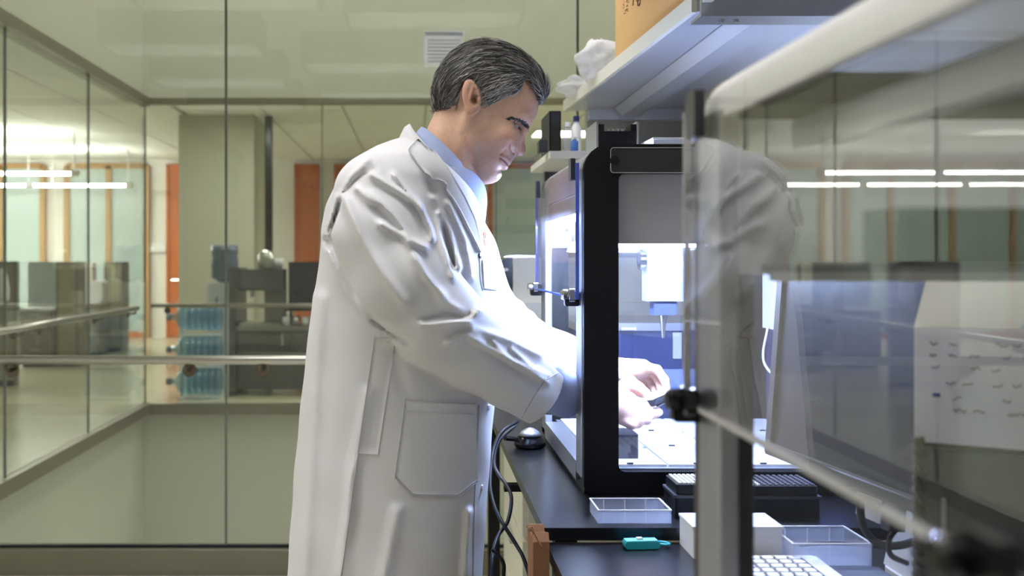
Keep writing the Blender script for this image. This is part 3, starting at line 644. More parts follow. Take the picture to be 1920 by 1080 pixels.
# white instrument beyond the bench
ins = empty('white_instrument', (0.55, 3.33, ZB), 'cream instrument with black curved hood at the end of the bench', 'instrument')
xa, xb = ux(962, 3.15), 0.92
mk('base', box(ux(915, 3.15), xb, 3.12, 3.52, ZB, uz(567, 3.15)), M_cream, ins)
mk('upper_box', rbox(xa, xb, 3.15, 3.42, uz(567, 3.15)+0.0005, uz(483, 3.15), 0.008, 'y'), M_cream, ins)
HD = 3.16
hood = [(uz(566, HD), ux(918, HD)), (uz(566, HD), ux(961.5, 3.15)), (uz(482, HD), ux(961.5, 3.15)), (uz(484, HD), ux(950, HD)), (uz(489, HD), ux(938, HD)), (uz(498, HD), ux(927, HD)), (uz(512, HD), ux(919, HD))]
mk('hood', prism(hood, 3.16, 3.40, 'y'), M_blackgloss, ins)
mk('handle', rbox(ux(926, HD), ux(952, HD), 3.14, 3.159, uz(508, HD), uz(503, HD), 0.003, 'y'), M_whiteplastic, ins)
struct('wall_partition', box(0.62, 0.984, 3.58, 3.63, 0, 1.98), M_partition, label='grey partition at the far end of the bench under the shelf', cat='partition')
# ------------------------------------------------------------------ shelves
ZS = EYE+0.545
sh = empty('wall_shelf', (0.8, 2.8, ZS), 'long pale shelf above the bench with cardboard box on it', 'shelf')
def fx(y): return 0.547+(3.6-y)*(0.068/1.46)
pts = [(fx(3.6), 3.6), (fx(2.16), 2.16), (0.985, 2.16), (0.985, 3.6)]
mk('board', prism(pts[::-1], ZS, ZS+0.022), M_shelfunder, sh)
mk('front_edge', prism([(fx(3.6)-0.012, 3.6), (fx(2.16)-0.012, 2.16), (fx(2.16)-0.0002, 2.16), (fx(3.6)-0.0002, 3.6)][::-1], ZS-0.002, ZS+0.036), M_shelf, sh)
mk('stiffener', prism([(0.70, ZS-0.03), (0.80, ZS-0.03), (0.825, ZS-0.0002), (0.675, ZS-0.0002)], -3.59, -2.2, 'z') if False else
   (np.array([(x, y, z) for y in (2.162, 3.54) for (x, z) in ((0.735, ZS-0.028), (0.80, ZS-0.028), (0.825, ZS-0.0003), (0.71, ZS-0.0003))]), [[0, 1, 2, 3], [7, 6, 5, 4], [0, 4, 5, 1], [1, 5, 6, 2], [2, 6, 7, 3], [3, 7, 4, 0]]), M_shelfunder, sh)
mk('end_bracket', box(0.62, 0.984, 3.545, 3.575, ZS-0.04, ZS-0.0003), M_shelfunder, sh)
mk('seam', box(0.705, 0.7065, 2.2, 3.55, ZS-0.0012, ZS-0.0003), M_seam, sh)
b2 = empty('shelf_frame', (0.8, 2.08, ZS), 'grey steel shelf frame with two screws above the near machine', 'shelf frame')
mk('beam', join(box(0.60, 0.984, 2.08, 2.158, ZS-0.03, ZS-0.024), box(0.60, 0.984, 2.08, 2.09, ZS-0.024, ZS+0.05)), M_silver, b2)
mk('end_cap', box(0.602, 0.622, 2.02, 2.0795, ZS-0.002, ZS+0.06), M_shelf, b2)
mk('inner_panel', box(0.64, 0.984, 1.2, 2.0195, ZS+0.03, ZS+0.045), M_file, b2)
for px in (1353, 1380): mk('screw', lathe([(0.006, 0), (0.006, 0.006)], (ux(px, 2.11), 2.11, ZS-0.0365), 'z', 10), M_steel, b2)
# cardboard box
zt = ZS+0.0225
cb = empty('cardboard_box', (0.74, 2.47, zt), 'tan cardboard box with dark printed mark standing on the shelf', 'cardboard box')
fxm = fx(2.47)
ang = math.atan2(0.068, 1.46)
cb.location = (fx(2.46)+0.143, 2.46, zt); cb.rotation_euler = (0, 0, ang); FR[cb] = np.zeros(3); cb.location[1] += 0.09
mk('body', box(-0.145, 0.15, -0.31, 0.345, 0.0, 0.42), M_card, cb)
mk('corner_flap', box(-0.1475, -0.1451, -0.31, -0.24, 0.0, 0.42), M_card, cb)
M_print = mat('brown_print', (96, 58, 34), 0.8)
dots = []
for q in range(46):
    a_ = rng.uniform(0, 2*math.pi); r_ = 0.036*math.sqrt(rng.uniform(0.05, 1)); sz = 0.0022*(1.1-r_/0.05)
    yy, z_ = 0.225+r_*math.cos(a_), 0.150+r_*math.sin(a_)
    dots.append(box(-0.1462, -0.1452, yy-sz, yy+sz, z_-sz*0.6, z_+sz*0.6))
mk('printed_spark', join(*dots), M_print, cb, kind='stuff')
def text_mesh(txt, size, ext=0.0006):
    cu = bpy.data.curves.new('lettering', 'FONT'); cu.body = txt; cu.size = size; cu.extrude = ext
    o = bpy.data.objects.new('lettering_tmp', cu); C.objects.link(o)
    dg = bpy.context.evaluated_depsgraph_get(); me = o.evaluated_get(dg).to_mesh()
    v = np.array([vv.co[:] for vv in me.vertices]); f = [list(p.vertices) for p in me.polygons]
    o.evaluated_get(dg).to_mesh_clear(); bpy.data.objects.remove(o); bpy.data.curves.remove(cu)
    return v, f
v, f = text_mesh('Agilent', 0.075)
v2 = np.stack([-0.1458-v[:, 2], 0.155-v[:, 0], 0.128+v[:, 1]], 1)
mk('printed_lettering', (v2, f), M_print, cb)
# plastic bags
def bag(name, c, s, seed, label, nu=26, nv=16):
    r = np.random.default_rng(seed); ph = r.uniform(0, 6.28, (7, 2)); k = r.integers(1, 6, (7, 2)); V = []
    for i in range(nv+1):
        th = math.pi*i/nv
        for j in range(nu):
            a = 2*math.pi*j/nu
            d = 1+sum(0.11/(1+0.25*q)*math.sin(k[q, 0]*a+ph[q, 0])*math.sin(k[q, 1]*th*1.3+ph[q, 1]) for q in range(7))+r.normal(0, 0.018)
            V.append((c[0]+s[0]*d*math.sin(th)*math.cos(a), c[1]+s[1]*d*math.sin(th)*math.sin(a), c[2]+s[2]*(1+min(d, 1.25)*math.cos(th)) if True else 0))
    V = np.array(V); V[:, 2] = np.maximum(V[:, 2], c[2])
    Fq = [[i*nu+j, i*nu+(j+1) % nu, (i+1)*nu+(j+1) % nu, (i+1)*nu+j] for i in range(nv) for j in range(nu)]
    return tag(mk(name, (V, Fq), M_bag, smooth=True), label, 'plastic bag')
bag('plastic_bag', (ux(1092, 3.35), 3.42, ZS+0.0225), (0.075, 0.09, 0.032), 3, 'crumpled clear plastic bag drooping at the far end of the shelf')
bag('plastic_bag', (ux(1128, 3.1), 3.12, ZS+0.0225), (0.075, 0.10, 0.062), 5, 'bulging white plastic bag beside the cardboard box')
bag('plastic_packet', (fx(2.2)+0.035, 2.19, ZS+0.0225), (0.030, 0.022, 0.030), 9, 'small white plastic packet in front of the cardboard box')
# lower wall shelf with binders behind the machine
ZL = uz(283, 3.0)
lw = empty('small_shelf', (0.65, 3.2, ZL), 'small pale shelf behind the machine carrying a black binder', 'shelf')
mk('board', box(0.405, 0.984, 3.0, 3.5, ZL-0.022, ZL), M_shelf, lw)
mk('bracket', box(0.45, 0.984, 3.46, 3.5, ZL-0.07, ZL-0.0222), M_darkplastic, lw)
bd = empty('black_binder', (ux(1042, 3.1), 3.15, ZL), 'black binder standing on the small shelf', 'binder')
mk('cover', box(ux(1030, 3.1), ux(1052, 3.1), 3.1, 3.3, ZL, uz(208, 3.1)), M_black, bd); mk('pages', box(ux(1033, 3.1), ux(1049, 3.1), 3.0985, 3.0999, ZL+0.006, uz(211, 3.1)), M_rubber, bd)
tag(mk('black_pouch', rbox(ux(1010, 3.05), ux(1026, 3.05), 3.04, 3.09, ZL, ZL+0.04, 0.006, 'y'), M_darkplastic), 'small dark pouch beside the black binder', 'pouch')
for k, (px, col, lb, hh) in enumerate(((1062, M_tray, 'clear bottle standing right of the black binder', 0.10), (1078, M_whiteplastic, 'white bottle on the small shelf near the partition', 0.12), (1068, mat('blue_label_plastic', (58, 104, 170), 0.4), 'small blue capped bottle in front of the clear one', 0.045))):
    c = (ux(px, 3.1)+0.004, 3.1 if k < 2 else 3.03, ZL); q = 0.016 if k < 2 else 0.012
    t = empty('bottle', c, lb, 'bottle', 'bottles on the small shelf')
    mk('body', lathe([(q*0.95, 0), (q, 0.004), (q, hh*0.7), (q*0.5, hh*0.82), (q*0.5, hh*0.86)], c, 'z', 14), col, t, smooth=True)
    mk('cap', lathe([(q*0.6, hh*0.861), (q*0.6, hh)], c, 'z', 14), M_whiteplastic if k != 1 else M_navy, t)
# ------------------------------------------------------------------ small things on bench and desk
def open_tray(name, x0, x1, y0, y1, z, h, label, m=None, tw=0.0018):
    m = m or M_tray
    t = empty(name, ((x0+x1)/2, (y0+y1)/2, z), label, 'tray')
    mk('bottom', box(x0, x1, y0, y1, z, z+tw), m, t)
    mk('wall', box(x0, x1, y0, y0+tw, z+tw+0.0001, z+h), m, t); mk('wall', box(x0, x1, y1-tw, y1, z+tw+0.0001, z+h), m, t)
    mk('wall', box(x0, x0+tw, y0+tw, y1-tw, z+tw+0.0001, z+h), m, t); mk('wall', box(x1-tw, x1, y0+tw, y1-tw, z+tw+0.0001, z+h), m, t)
    e = 0.0009
    mk('rim', ring_prism(rrect(x0-e, x1+e, y0-e, y1+e, 0.002, 2), rrect(x0+tw, x1-tw, y0+tw, y1-tw, 0.001, 2), z+h+0.0001, z+h+0.0016), M_whiteplastic, t)
    for q in (0.2, 0.5, 0.8): mk('rib', box(x0+(x1-x0)*q-0.0006, x0+(x1-x0)*q+0.0006, y1-tw-0.002, y1-tw-0.0001, z+tw+0.0002, z+h*0.95), M_whiteplastic, t)
open_tray('clear_tray', ux(1122, 1.652), ux(1259, 1.652), 1.652, 1.735, ZB, 0.0225, 'clear shallow plastic tray on the bench corner in front of the machine')
open_tray('clear_tray', ux(1452, 1.58), ux(1592, 1.58), 1.50, 1.60, ZD, 0.034, 'clear shallow plastic tray on the desk beneath the monitor')
ct_ = empty('cyan_tool', (0.372, 1.598, ZD), 'cyan plastic cutter with a loop end lying on the desk', 'cutter')
v, f = rbox(-0.037, 0.020, -0.010, 0.010, 0.001, 0.013, 0.005, 'y', 4)
ct_.rotation_euler = (0, 0, math.radians(4)); FR[ct_] = np.zeros(3)
mk('body', (v, f), M_cyan, ct_)
mk('top_face', rbox(-0.035, 0.017, -0.009, 0.009, 0.0131, 0.0142, 0.0005, 'y', 2), mat('pale_cyan_plastic', (128, 214, 222), 0.35), ct_)
mk('slider', rbox(-0.016, -0.006, -0.004, 0.004, 0.0143, 0.0172, 0.001, 'y', 2), M_whiteplastic, ct_)
lp = [(0.019+0.016*(1-math.cos(a))/1.0*0.5+0.0, 0.009*math.sin(a), 0.0075) for a in np.linspace(0, 2*math.pi, 22)]
mk('loop', tube([(0.017, -0.006, 0.008), (0.028, -0.009, 0.007), (0.036, -0.005, 0.006), (0.0385, 0, 0.006), (0.036, 0.005, 0.006), (0.028, 0.009, 0.007), (0.017, 0.006, 0.008)], 0.0022, 8), M_cyan, ct_, smooth=True)
def tip_rack(x0, x1, y0, y1, z, h, label, rows=8, cols=12, lit=2):
    t = empty('tip_rack', ((x0+x1)/2, (y0+y1)/2, z), label, 'tip rack')
    mk('base', rbox(x0, x1, y0, y1, z, z+h*0.62, 0.004, 'z', 3), M_black, t)
    mk('step', rbox(x0-0.002, x1+0.002, y0-0.002, y1+0.002, z+h*0.6201, z+h*0.70, 0.004, 'z', 3), M_darkplastic, t)
    mk('lid', rbox(x0+0.003, x1-0.003, y0+0.003, y1-0.003, z+h*0.7001, z+h, 0.004, 'z', 3), M_black, t)
    g = [lathe([(0.0031, 0), (0.0033, 0.0028), (0.0022, 0.0028)], (x0+0.010+(x1-x0-0.02)*i/(cols-1), y0+0.010+(y1-y0-0.02)*j/(rows-1), z+h+0.0001), 'z', 6) for i in range(cols) for j in range(rows)]
    mk('tip_tops', join(*[q for k, q in enumerate(g) if k//rows < lit]), M_whiteplastic, t, kind='stuff')
    if lit < cols: mk('tip_wells', join(*[q for k, q in enumerate(g) if k//rows >= lit]), mat('grey_tip_plastic', (96, 96, 102), 0.4), t, kind='stuff')
tip_rack(ux(1268, 1.68), 0.548, 1.685, 1.768, ZB, 0.058, 'black tip rack on the bench edge in front of the lit machine', lit=12)
tip_rack(0.556, 0.690, 1.685, 1.775, ZB, 0.055, 'black tip rack below the monitor corner, mostly empty wells', lit=3)
wb = empty('white_box', (0.52, 1.575, ZD), 'small white cardboard box lying on the desk behind the keyboard', 'box')
mk('body', box(ux(1294, 1.56), ux(1458, 1.56), 1.54, 1.622, ZD, ZD+0.046), M_paper, wb)
mk('lid', box(ux(1292, 1.56), ux(1460, 1.56), 1.538, 1.6225, ZD+0.0465, ZD+0.0505), M_whiteplastic, wb)
# keyboard
kb = empty('keyboard', (0.53, 1.31, ZD), 'pale flat keyboard on the desk behind the clear front', 'keyboard')
kx0, kx1, ky0, ky1 = 0.455, 0.615, 1.215, 1.525
mk('base', rbox(kx0, kx1, ky0, ky1, ZD, ZD+0.010, 0.008, 'z', 3), M_whiteplastic, kb)
mk('key_bed', box(kx0+0.008, kx1-0.025, ky0+0.01, ky1-0.01, ZD+0.0101, ZD+0.0108), M_darkplastic, kb)
k0 = None
for i in range(6):
    for j in range(20):
        x = kx0+0.010+i*0.0205; y = ky1-0.031-j*0.0203
        if y < ky0+0.012: continue
        if k0 is None:
            k0 = mk('key', rbox(x, x+0.0152, y, y+0.0152, ZD+0.0109, ZD+0.0145, 0.003, 'z', 2), M_paper, kb); kq = (x, y)
        else: copy_obj(k0, (x-kq[0], y-kq[1], 0), kb)
# monitor
mo = empty('monitor', at(1435, 850, 1.69), 'dark monitor angled towards the aisle behind the clear front', 'monitor', rot=(math.radians(-4.5), 0, math.radians(-82.3)))
mw_, mh = 0.462, 0.325
mk('casing', rbox(0, mw_, 0.012, 0.045, 0, mh, 0.008, 'y', 3), M_darkplastic, mo)
mk('bezel', ring_prism(rrect(0, mh, 0, mw_, 0.006, 3), rrect(0.020, mh-0.017, 0.017, mw_-0.017, 0.002, 3), -0.002, 0.0118, 'y'), M_taupe, mo)
mk('screen', box(0.0172, mw_-0.0172, 0.004, 0.0116, 0.0202, mh-0.0172), M_screen, mo)
mk('bezel_highlight', box(0.019, mw_-0.019, -0.0036, -0.0021, 0.0165, 0.0185), M_chrome, mo)
mk('stand_arm', box(mw_*0.5-0.03, mw_*0.5+0.03, 0.046, 0.07, -0.05, 0.2), M_whiteplastic, mo)
zb_ = ZD-at(1435, 850, 1.69)[2]
mk('connector', join(rbox(0.30, 0.325, 0.02, 0.045, -0.045, -0.0005, 0.004, 'z'), rbox(0.37, 0.39, 0.02, 0.04, -0.03, -0.0005, 0.004, 'z')), M_rubber, mo)
bpy.context.view_layer.update(); Mi = mo.matrix_world.inverted()
mk('foot', xform(rbox(0.70, 0.84, 1.36, 1.49, ZD, ZD+0.008, 0.02), Mi), M_whiteplastic, mo)
mk('riser', xform(prism([(ZD+0.0081, 0.705), (ZD+0.10, 0.725), (ZD+0.10, 0.745), (ZD+0.0081, 0.76)], 1.39, 1.49, 'y'), Mi), M_whiteplastic, mo)
mp_ = mk('mouse_pad', rbox(0.622, 0.695, 1.22, 1.49, ZD, ZD+0.004, 0.012), mat('blue_grey_pad', (64, 70, 88), 0.6), label='dark blue-grey pad on the desk beside the keyboard', cat='pad')
tag(mk('monitor_cable', tube(spline([at(1612, 935, 1.45), at(1618, 985, 1.44), at(1645, 1018, 1.43), at(1690, 1022, 1.42), at(1760, 1000, 1.45), at(1800, 1010, 1.5)]), 0.006, 8), M_rubber, smooth=True), 'thick black cable hanging from the monitor\'s underside', 'cable')
tag(mk('power_cable', tube(spline([at(1655, 955, 1.40), at(1690, 975, 1.40), at(1668, 1010, 1.40), at(1670, 1040, 1.40), at(1700, 1056, 1.42)]), 0.004, 8), M_rubber, smooth=True), 'thin black cable looping beside the thicker monitor cable', 'cable')
tag(mk('desk_cable', tube(spline([at(1500, 1034, 1.55)+[0, 0, 0.01], at(1560, 1026, 1.56)+[0, 0, 0.006], at(1640, 1024, 1.56), at(1720, 1040, 1.52)]), 0.0035, 8), M_rubber, smooth=True), 'black cable lying across the desk behind the keyboard', 'cable')
# computer tower, carton on it, braided cable
tw_ = empty('computer_tower', (0.71, 1.05, ZD), 'black computer case standing under the handwritten carton', 'computer case', rot=(0, 0, math.radians(-30)))
mk('case', rbox(-0.155, 0.10, -0.05, 0.10, 0.0, 0.268, 0.006, 'z', 3), M_blackgloss, tw_)
mk('front_panel', rbox(-0.15, 0.095, -0.056, -0.0502, 0.005, 0.262, 0.002, 'y', 2), M_darkplastic, tw_)
mk('case_highlight', rbox(-0.132, -0.127, -0.0595, -0.0562, 0.15, 0.21, 0.002, 'y', 2), M_panelgrey, tw_)  # pale bar stands in for a highlight on the case
ca_ = empty('paper_carton', (0.71, 1.05, ZD+0.2685), 'white carton with rows of handwriting and a taped open top', 'carton', rot=(0, 0, math.radians(-30)))
mk('body', box(-0.158, 0.102, -0.060, 0.095, 0.0, 0.125), M_paper, ca_)
gv = np.array([(-0.158, -0.060, 0.1252), (0.102, -0.060, 0.1252), (0.102, 0.095, 0.1252), (-0.158, 0.095, 0.1252), (-0.145, -0.03, 0.188), (0.095, -0.03, 0.188), (0.095, 0.06, 0.188), (-0.145, 0.06, 0.188)])
mk('gable_top', (gv, [[3, 2, 1, 0], [4, 5, 6, 7], [0, 1, 5, 4], [1, 2, 6, 5], [2, 3, 7, 6], [3, 0, 4, 7]]), M_cream, ca_)
mk('tape', (np.array([(-0.06, -0.0615, 0.127), (-0.03, -0.0615, 0.127), (0.03, -0.032, 0.1885), (0.0, -0.032, 0.1885), (-0.06, -0.060, 0.127), (-0.03, -0.060, 0.127), (0.03, -0.0305, 0.189), (0.0, -0.0305, 0.189)]), [[0, 1, 2, 3], [7, 6, 5, 4], [0, 4, 5, 1], [1, 5, 6, 2], [2, 6, 7, 3], [3, 7, 4, 0]]), M_bag, ca_)
wr = random.Random(4)
for q, (xs, z_, lst) in enumerate(((-0.125, 0.124, (0, .03, .1, .125, .15)), (-0.125, 0.110, (0, .03, .06, .11, .14)), (-0.122, 0.096, (0, .06, .09)), (-0.1, 0.078, (0, .025, .07, .1)), (-0.09, 0.060, (0, .075)), (-0.088, 0.046, (0, .03, .08, .10)))):
    g = []
    for dx in lst:
        n = wr.randint(4, 7); L = wr.uniform(0.006, 0.012)
        pp = [(-0.143+(xs+0.125+dx)*0.62+L*i/n, -0.0604, 0.92*z_-0.006+wr.uniform(-0.0022, 0.0022)) for i in range(n+1)]
        g.append(tube(pp, 0.0006, 5))
    mk('handwriting', join(*g), M_inkdark, ca_)
mk('ink_spot', box(-0.140, -0.133, -0.0612, -0.0602, 0.050, 0.054), mat('blue_ink', (70, 80, 150), 0.8), ca_)
bp = []
for s_ in range(2):
    P = [at(1722, py, 1.06)+np.array([0.0035*math.cos(py*0.16+s_*math.pi), 0.0035*math.sin(py*0.16+s_*math.pi), 0]) for py in np.arange(822, 1300, 5)]
    bp.append(tube([p for p in P if p[2] > ZD+0.004], 0.0035, 6))
tag(mk('braided_cord', join(*bp), M_taupe, smooth=True), 'braided dark cord hanging beside the computer case', 'cord')
# scanner and cables by the bench edge
sc_ = empty('handheld_scanner', at(995, 812, 2.35), 'small black and silver device with a coiled lead on the bench by the machine', 'scanner')
cx, cy = ux(996, 2.3), 2.33
sc_.location = (cx, cy, ZB); FR[sc_] = np.array((cx, cy, ZB))
mk('body', (lambda g: (g[0]*np.array([1, 1, 1]), g[1]))(lathe([(0.030, 0.0), (0.038, 0.006), (0.037, 0.016), (0.028, 0.032), (0.012, 0.043), (0.003, 0.046)], (cx, cy, ZB), 'z', 18)), M_blackgloss, sc_, smooth=True)
mk('silver_shell', lathe([(0.0285, 0.0325), (0.021, 0.041), (0.010, 0.048), (0.002, 0.051)], (cx, cy-0.008, ZB-0.002), 'z', 16), M_silver, sc_, smooth=True)
mk('strain_relief', tube([(cx-0.035, cy, ZB+0.02), (cx-0.06, cy-0.02, ZB+0.026)], 0.006, 8), M_rubber, sc_)
def hang(pxs, D0, D1, r, label, m):
    n = len(pxs); P = [at(px, py, D0+(D1-D0)*i/(n-1)) for i, (px, py) in enumerate(pxs)]
    return tag(mk('cable', tube(spline(P, 10), r, 8), m, smooth=True), label, 'cable')
hang([(972, 790), (943, 808), (925, 843), (919, 900), (924, 937), (938, 973), (967, 1020), (983, 1050), (996, 1100), (1002, 1200), (985, 1400)], 2.28, 1.90, 0.0042, 'black cable hanging in front of the bench, crossing to the chipboard panel', M_rubber)
hang([(968, 796), (936, 827), (927, 867), (935, 890), (952, 913), (959, 937), (952, 977), (935, 1003), (925, 1034), (922, 1080), (925, 1200)], 2.30, 1.98, 0.0042, 'grey and black cable looping beside the man\'s coat hem', M_darkplastic)
hang([(922, 1030), (932, 1039), (944, 1057), (944, 1085), (940, 1200), (930, 1400)], 2.0, 2.0, 0.004, 'black cable loop low beside the coat hem', M_rubber)
# ------------------------------------------------------------------ the person
# implicit surfaces: smooth blends of simple solids, meshed with surface nets
def smin(a, b, k):
    h = np.maximum(k-np.abs(a-b), 0)/k
    return np.minimum(a, b)-h*h*k*0.25
def smax(a, b, k): return -smin(-a, -b, k)
def sd_sphere(P, c, r): return np.sqrt((P[0]-c[0])**2+(P[1]-c[1])**2+(P[2]-c[2])**2)-r
def sd_ell(P, c, r, R=None):
    x, y, z = P[0]-c[0], P[1]-c[1], P[2]-c[2]
    if R is not None:
        x, y, z = (R[0][0]*x+R[1][0]*y+R[2][0]*z, R[0][1]*x+R[1][1]*y+R[2][1]*z, R[0][2]*x+R[1][2]*y+R[2][2]*z)
    k0 = np.sqrt((x/r[0])**2+(y/r[1])**2+(z/r[2])**2)
    k1 = np.sqrt((x/r[0]**2)**2+(y/r[1]**2)**2+(z/r[2]**2)**2)
    return k0*(k0-1)/np.maximum(k1, 1e-6)
def sd_cap(P, a, b, ra, rb=None):
    rb = ra if rb is None else rb
    a = np.asarray(a, float); b = np.asarray(b, float); d = b-a; L2 = float(d@d)+1e-12
    t = np.clip(((P[0]-a[0])*d[0]+(P[1]-a[1])*d[1]+(P[2]-a[2])*d[2])/L2, 0, 1)
    return np.sqrt((P[0]-a[0]-t*d[0])**2+(P[1]-a[1]-t*d[1])**2+(P[2]-a[2]-t*d[2])**2)-(ra+(rb-ra)*t)
def roty(deg):
    a = math.radians(deg); return [[math.cos(a), 0, math.sin(a)], [0, 1, 0], [-math.sin(a), 0, math.cos(a)]]
def nets(fn, lo, hi, h, relax=1):
    lo = np.array(lo, np.float32); n = np.ceil((np.array(hi)-lo)/h).astype(int)+1
    ax = [lo[i]+h*np.arange(n[i], dtype=np.float32) for i in range(3)]
    G = np.meshgrid(*ax, indexing='ij'); d = fn([g.astype(np.float32) for g in G]).astype(np.float32)
    s = d < 0
    c = [s[i:n[0]-1+i, j:n[1]-1+j, k:n[2]-1+k] for i in (0, 1) for j in (0, 1) for k in (0, 1)]
    cnt = sum(q.astype(np.int8) for q in c); act = (cnt > 0) & (cnt < 8)
    idx = -np.ones(act.shape, np.int32); ii = np.argwhere(act); idx[act] = np.arange(len(ii))
    acc = np.zeros((len(ii), 3)); num = np.zeros(len(ii))
    corners = [(i, j, k) for i in (0, 1) for j in (0, 1) for k in (0, 1)]
    for a in corners:
        for q in range(3):
            if a[q] == 1: continue
            b = list(a); b[q] = 1
            da = d[ii[:, 0]+a[0], ii[:, 1]+a[1], ii[:, 2]+a[2]]; db = d[ii[:, 0]+b[0], ii[:, 1]+b[1], ii[:, 2]+b[2]]
            m = (da < 0) != (db < 0); t = np.where(m, da/(da-db+1e-12), 0)
            p = np.tile(np.array(a, float), (len(ii), 1)); p[:, q] += t
            acc[m] += p[m]; num[m] += 1
    V = lo+h*(ii+acc/num[:, None]); Q = []
    for q in range(3):
        o1, o2 = [(1, 2), (2, 0), (0, 1)][q]
        sl0 = [slice(0, None)]*3; sa = s; sh = [slice(None)]*3; sh[q] = slice(0, n[q]-1); sh2 = [slice(None)]*3; sh2[q] = slice(1, n[q])
        A = sa[tuple(sh)]; Bb = sa[tuple(sh2)]
        E = np.argwhere(A != Bb)
        ok = (E[:, o1] > 0) & (E[:, o2] > 0) & (E[:, o1] < n[o1]-1) & (E[:, o2] < n[o2]-1); E = E[ok]
        flip = A[E[:, 0], E[:, 1], E[:, 2]]
        def cell(d1, d2):
            K = E.copy(); K[:, o1] -= d1; K[:, o2] -= d2; return idx[K[:, 0], K[:, 1], K[:, 2]]
        q4 = np.stack([cell(1, 1), cell(0, 1), cell(0, 0), cell(1, 0)], 1)
        q4[~flip] = q4[~flip][:, ::-1]; Q.append(q4)
    Q = np.vstack(Q); Q = Q[(Q >= 0).all(1)]
    for _ in range(relax):
        S = np.zeros_like(V); N = np.zeros(len(V))
        for a, b in ((0, 1), (1, 2), (2, 3), (3, 0)):
            np.add.at(S, Q[:, a], V[Q[:, b]]); np.add.at(N, Q[:, a], 1)
            np.add.at(S, Q[:, b], V[Q[:, a]]); np.add.at(N, Q[:, b], 1)
        V = 0.5*V+0.5*S/np.maximum(N, 1)[:, None]
    return V, Q
def merge(gs):
    V = []; Q = []; n = 0
    for v, q in gs: V.append(v); Q.append(q+n); n += len(v)
    return np.vstack(V), np.vstack(Q)
def grad(fn, V, e=0.001):
    g = []
    for k in range(3):
        a = [V[:, i].copy() for i in range(3)]; b = [V[:, i].copy() for i in range(3)]
        a[k] = a[k]+e; b[k] = b[k]-e; g.append(fn(a)-fn(b))
    g = np.stack(g, 1); return g/(np.linalg.norm(g, axis=1)[:, None]+1e-12)
def in_poly(u, v, poly):
    r = np.zeros(u.shape, bool); n = len(poly)
    for i in range(n):
        x1, y1 = poly[i]; x2, y2 = poly[(i+1) % n]
        c = ((y1 > v) != (y2 > v)) & (u < (x2-x1)*(v-y1)/(y2-y1+1e-12)+x1); r ^= c
    return r
def sd_poly(u, v, poly):
    d = np.full(u.shape, 1e9, np.float32); n = len(poly)
    for i in range(n):
        x1, y1 = poly[i]; x2, y2 = poly[(i+1) % n]; dx, dy = x2-x1, y2-y1
        t = np.clip(((u-x1)*dx+(v-y1)*dy)/(dx*dx+dy*dy+1e-12), 0, 1)
        d = np.minimum(d, np.sqrt((u-x1-t*dx)**2+(v-y1-t*dy)**2))
    return np.where(in_poly(u, v, poly), -d, d)

YM = 1.98                      # depth of the man's middle plane
S = YM/F
def hp(px, py, y=0.0): return np.array([(px-VX)*S, YM+y, EYE-(py-VY)*S])
def l(px): return px*S
PERSON = empty('person', (ux(740, YM), YM, 0), 'man with swept back grey hair in a white lab coat, leaning over the lit machine', 'person')
M_skin = mat('skin', (200, 150, 120), 0.42, var=0.13, scale=160, bump=0.16, bscale=600, sss=0.10, attr='col', spec=0.35)
M_coat = mat('white_cotton_coat', (230, 230, 233), 0.85, var=0.03, scale=12, bump=0.08, bscale=900, spec=0.2)
M_seamw = mat('coat_seam', (196, 196, 202), 0.9, var=0.03)
M_shirt = mat('blue_shirt_cotton', (172, 186, 224), 0.8, var=0.06, scale=60, bump=0.05, bscale=1200, spec=0.2)
M_trouser = mat('grey_trousers', (74, 78, 92), 0.85, var=0.08)
M_shoe = mat('black_leather', (20, 19, 18), 0.35)

def seg_field(uu, vv, poly, w):
    d = np.full(uu.shape, 1e9, np.float32)
    for (x1, y1), (x2, y2) in zip(poly[:-1], poly[1:]):
        dx, dy = x2-x1, y2-y1; t = np.clip(((uu-x1)*dx+(vv-y1)*dy)/(dx*dx+dy*dy), 0, 1)
        d = np.minimum(d, (uu-x1-t*dx)**2+(vv-y1-t*dy)**2)
    return np.exp(-d/(w*w))
# ---- head and neck
FACE = [([(934.5, 300.5), (942, 304.5), (952, 310.5)], -0.0028, 1.5), ([(937, 297.5), (945, 300), (953, 305)], 0.0014, 2.6), ([(937, 306), (942, 310), (947, 314.5)], 0.0024, 3.2),
        ([(952, 277), (945, 285), (936, 293)], -0.0015, 2.8), ([(953, 272), (952.5, 279), (956, 287), (962, 290)], -0.0026, 2.0), ([(961, 279), (968, 281)], 0.0014, 5.0),
        ([(957, 250), (966, 254), (974, 255)], -0.0010, 2.5), ([(938, 318), (934, 322)], -0.0022, 4.0), ([(928, 330), (922, 331)], 0.0018, 9.0),
        ([(897, 262), (905, 282)], -0.0025, 15.0), ([(938, 258), (950, 262)], 0.0020, 11.0), ([(948, 222), (966, 219), (982, 227)], 0.0016, 6.0), ([(883, 285), (898, 318), (915, 335)], 0.0018, 7.0), ([(868, 262), (880, 300), (893, 330)], -0.0030, 9.0), ([(868, 232), (862, 290)], 0.0020, 10.0)]
HY = -0.0
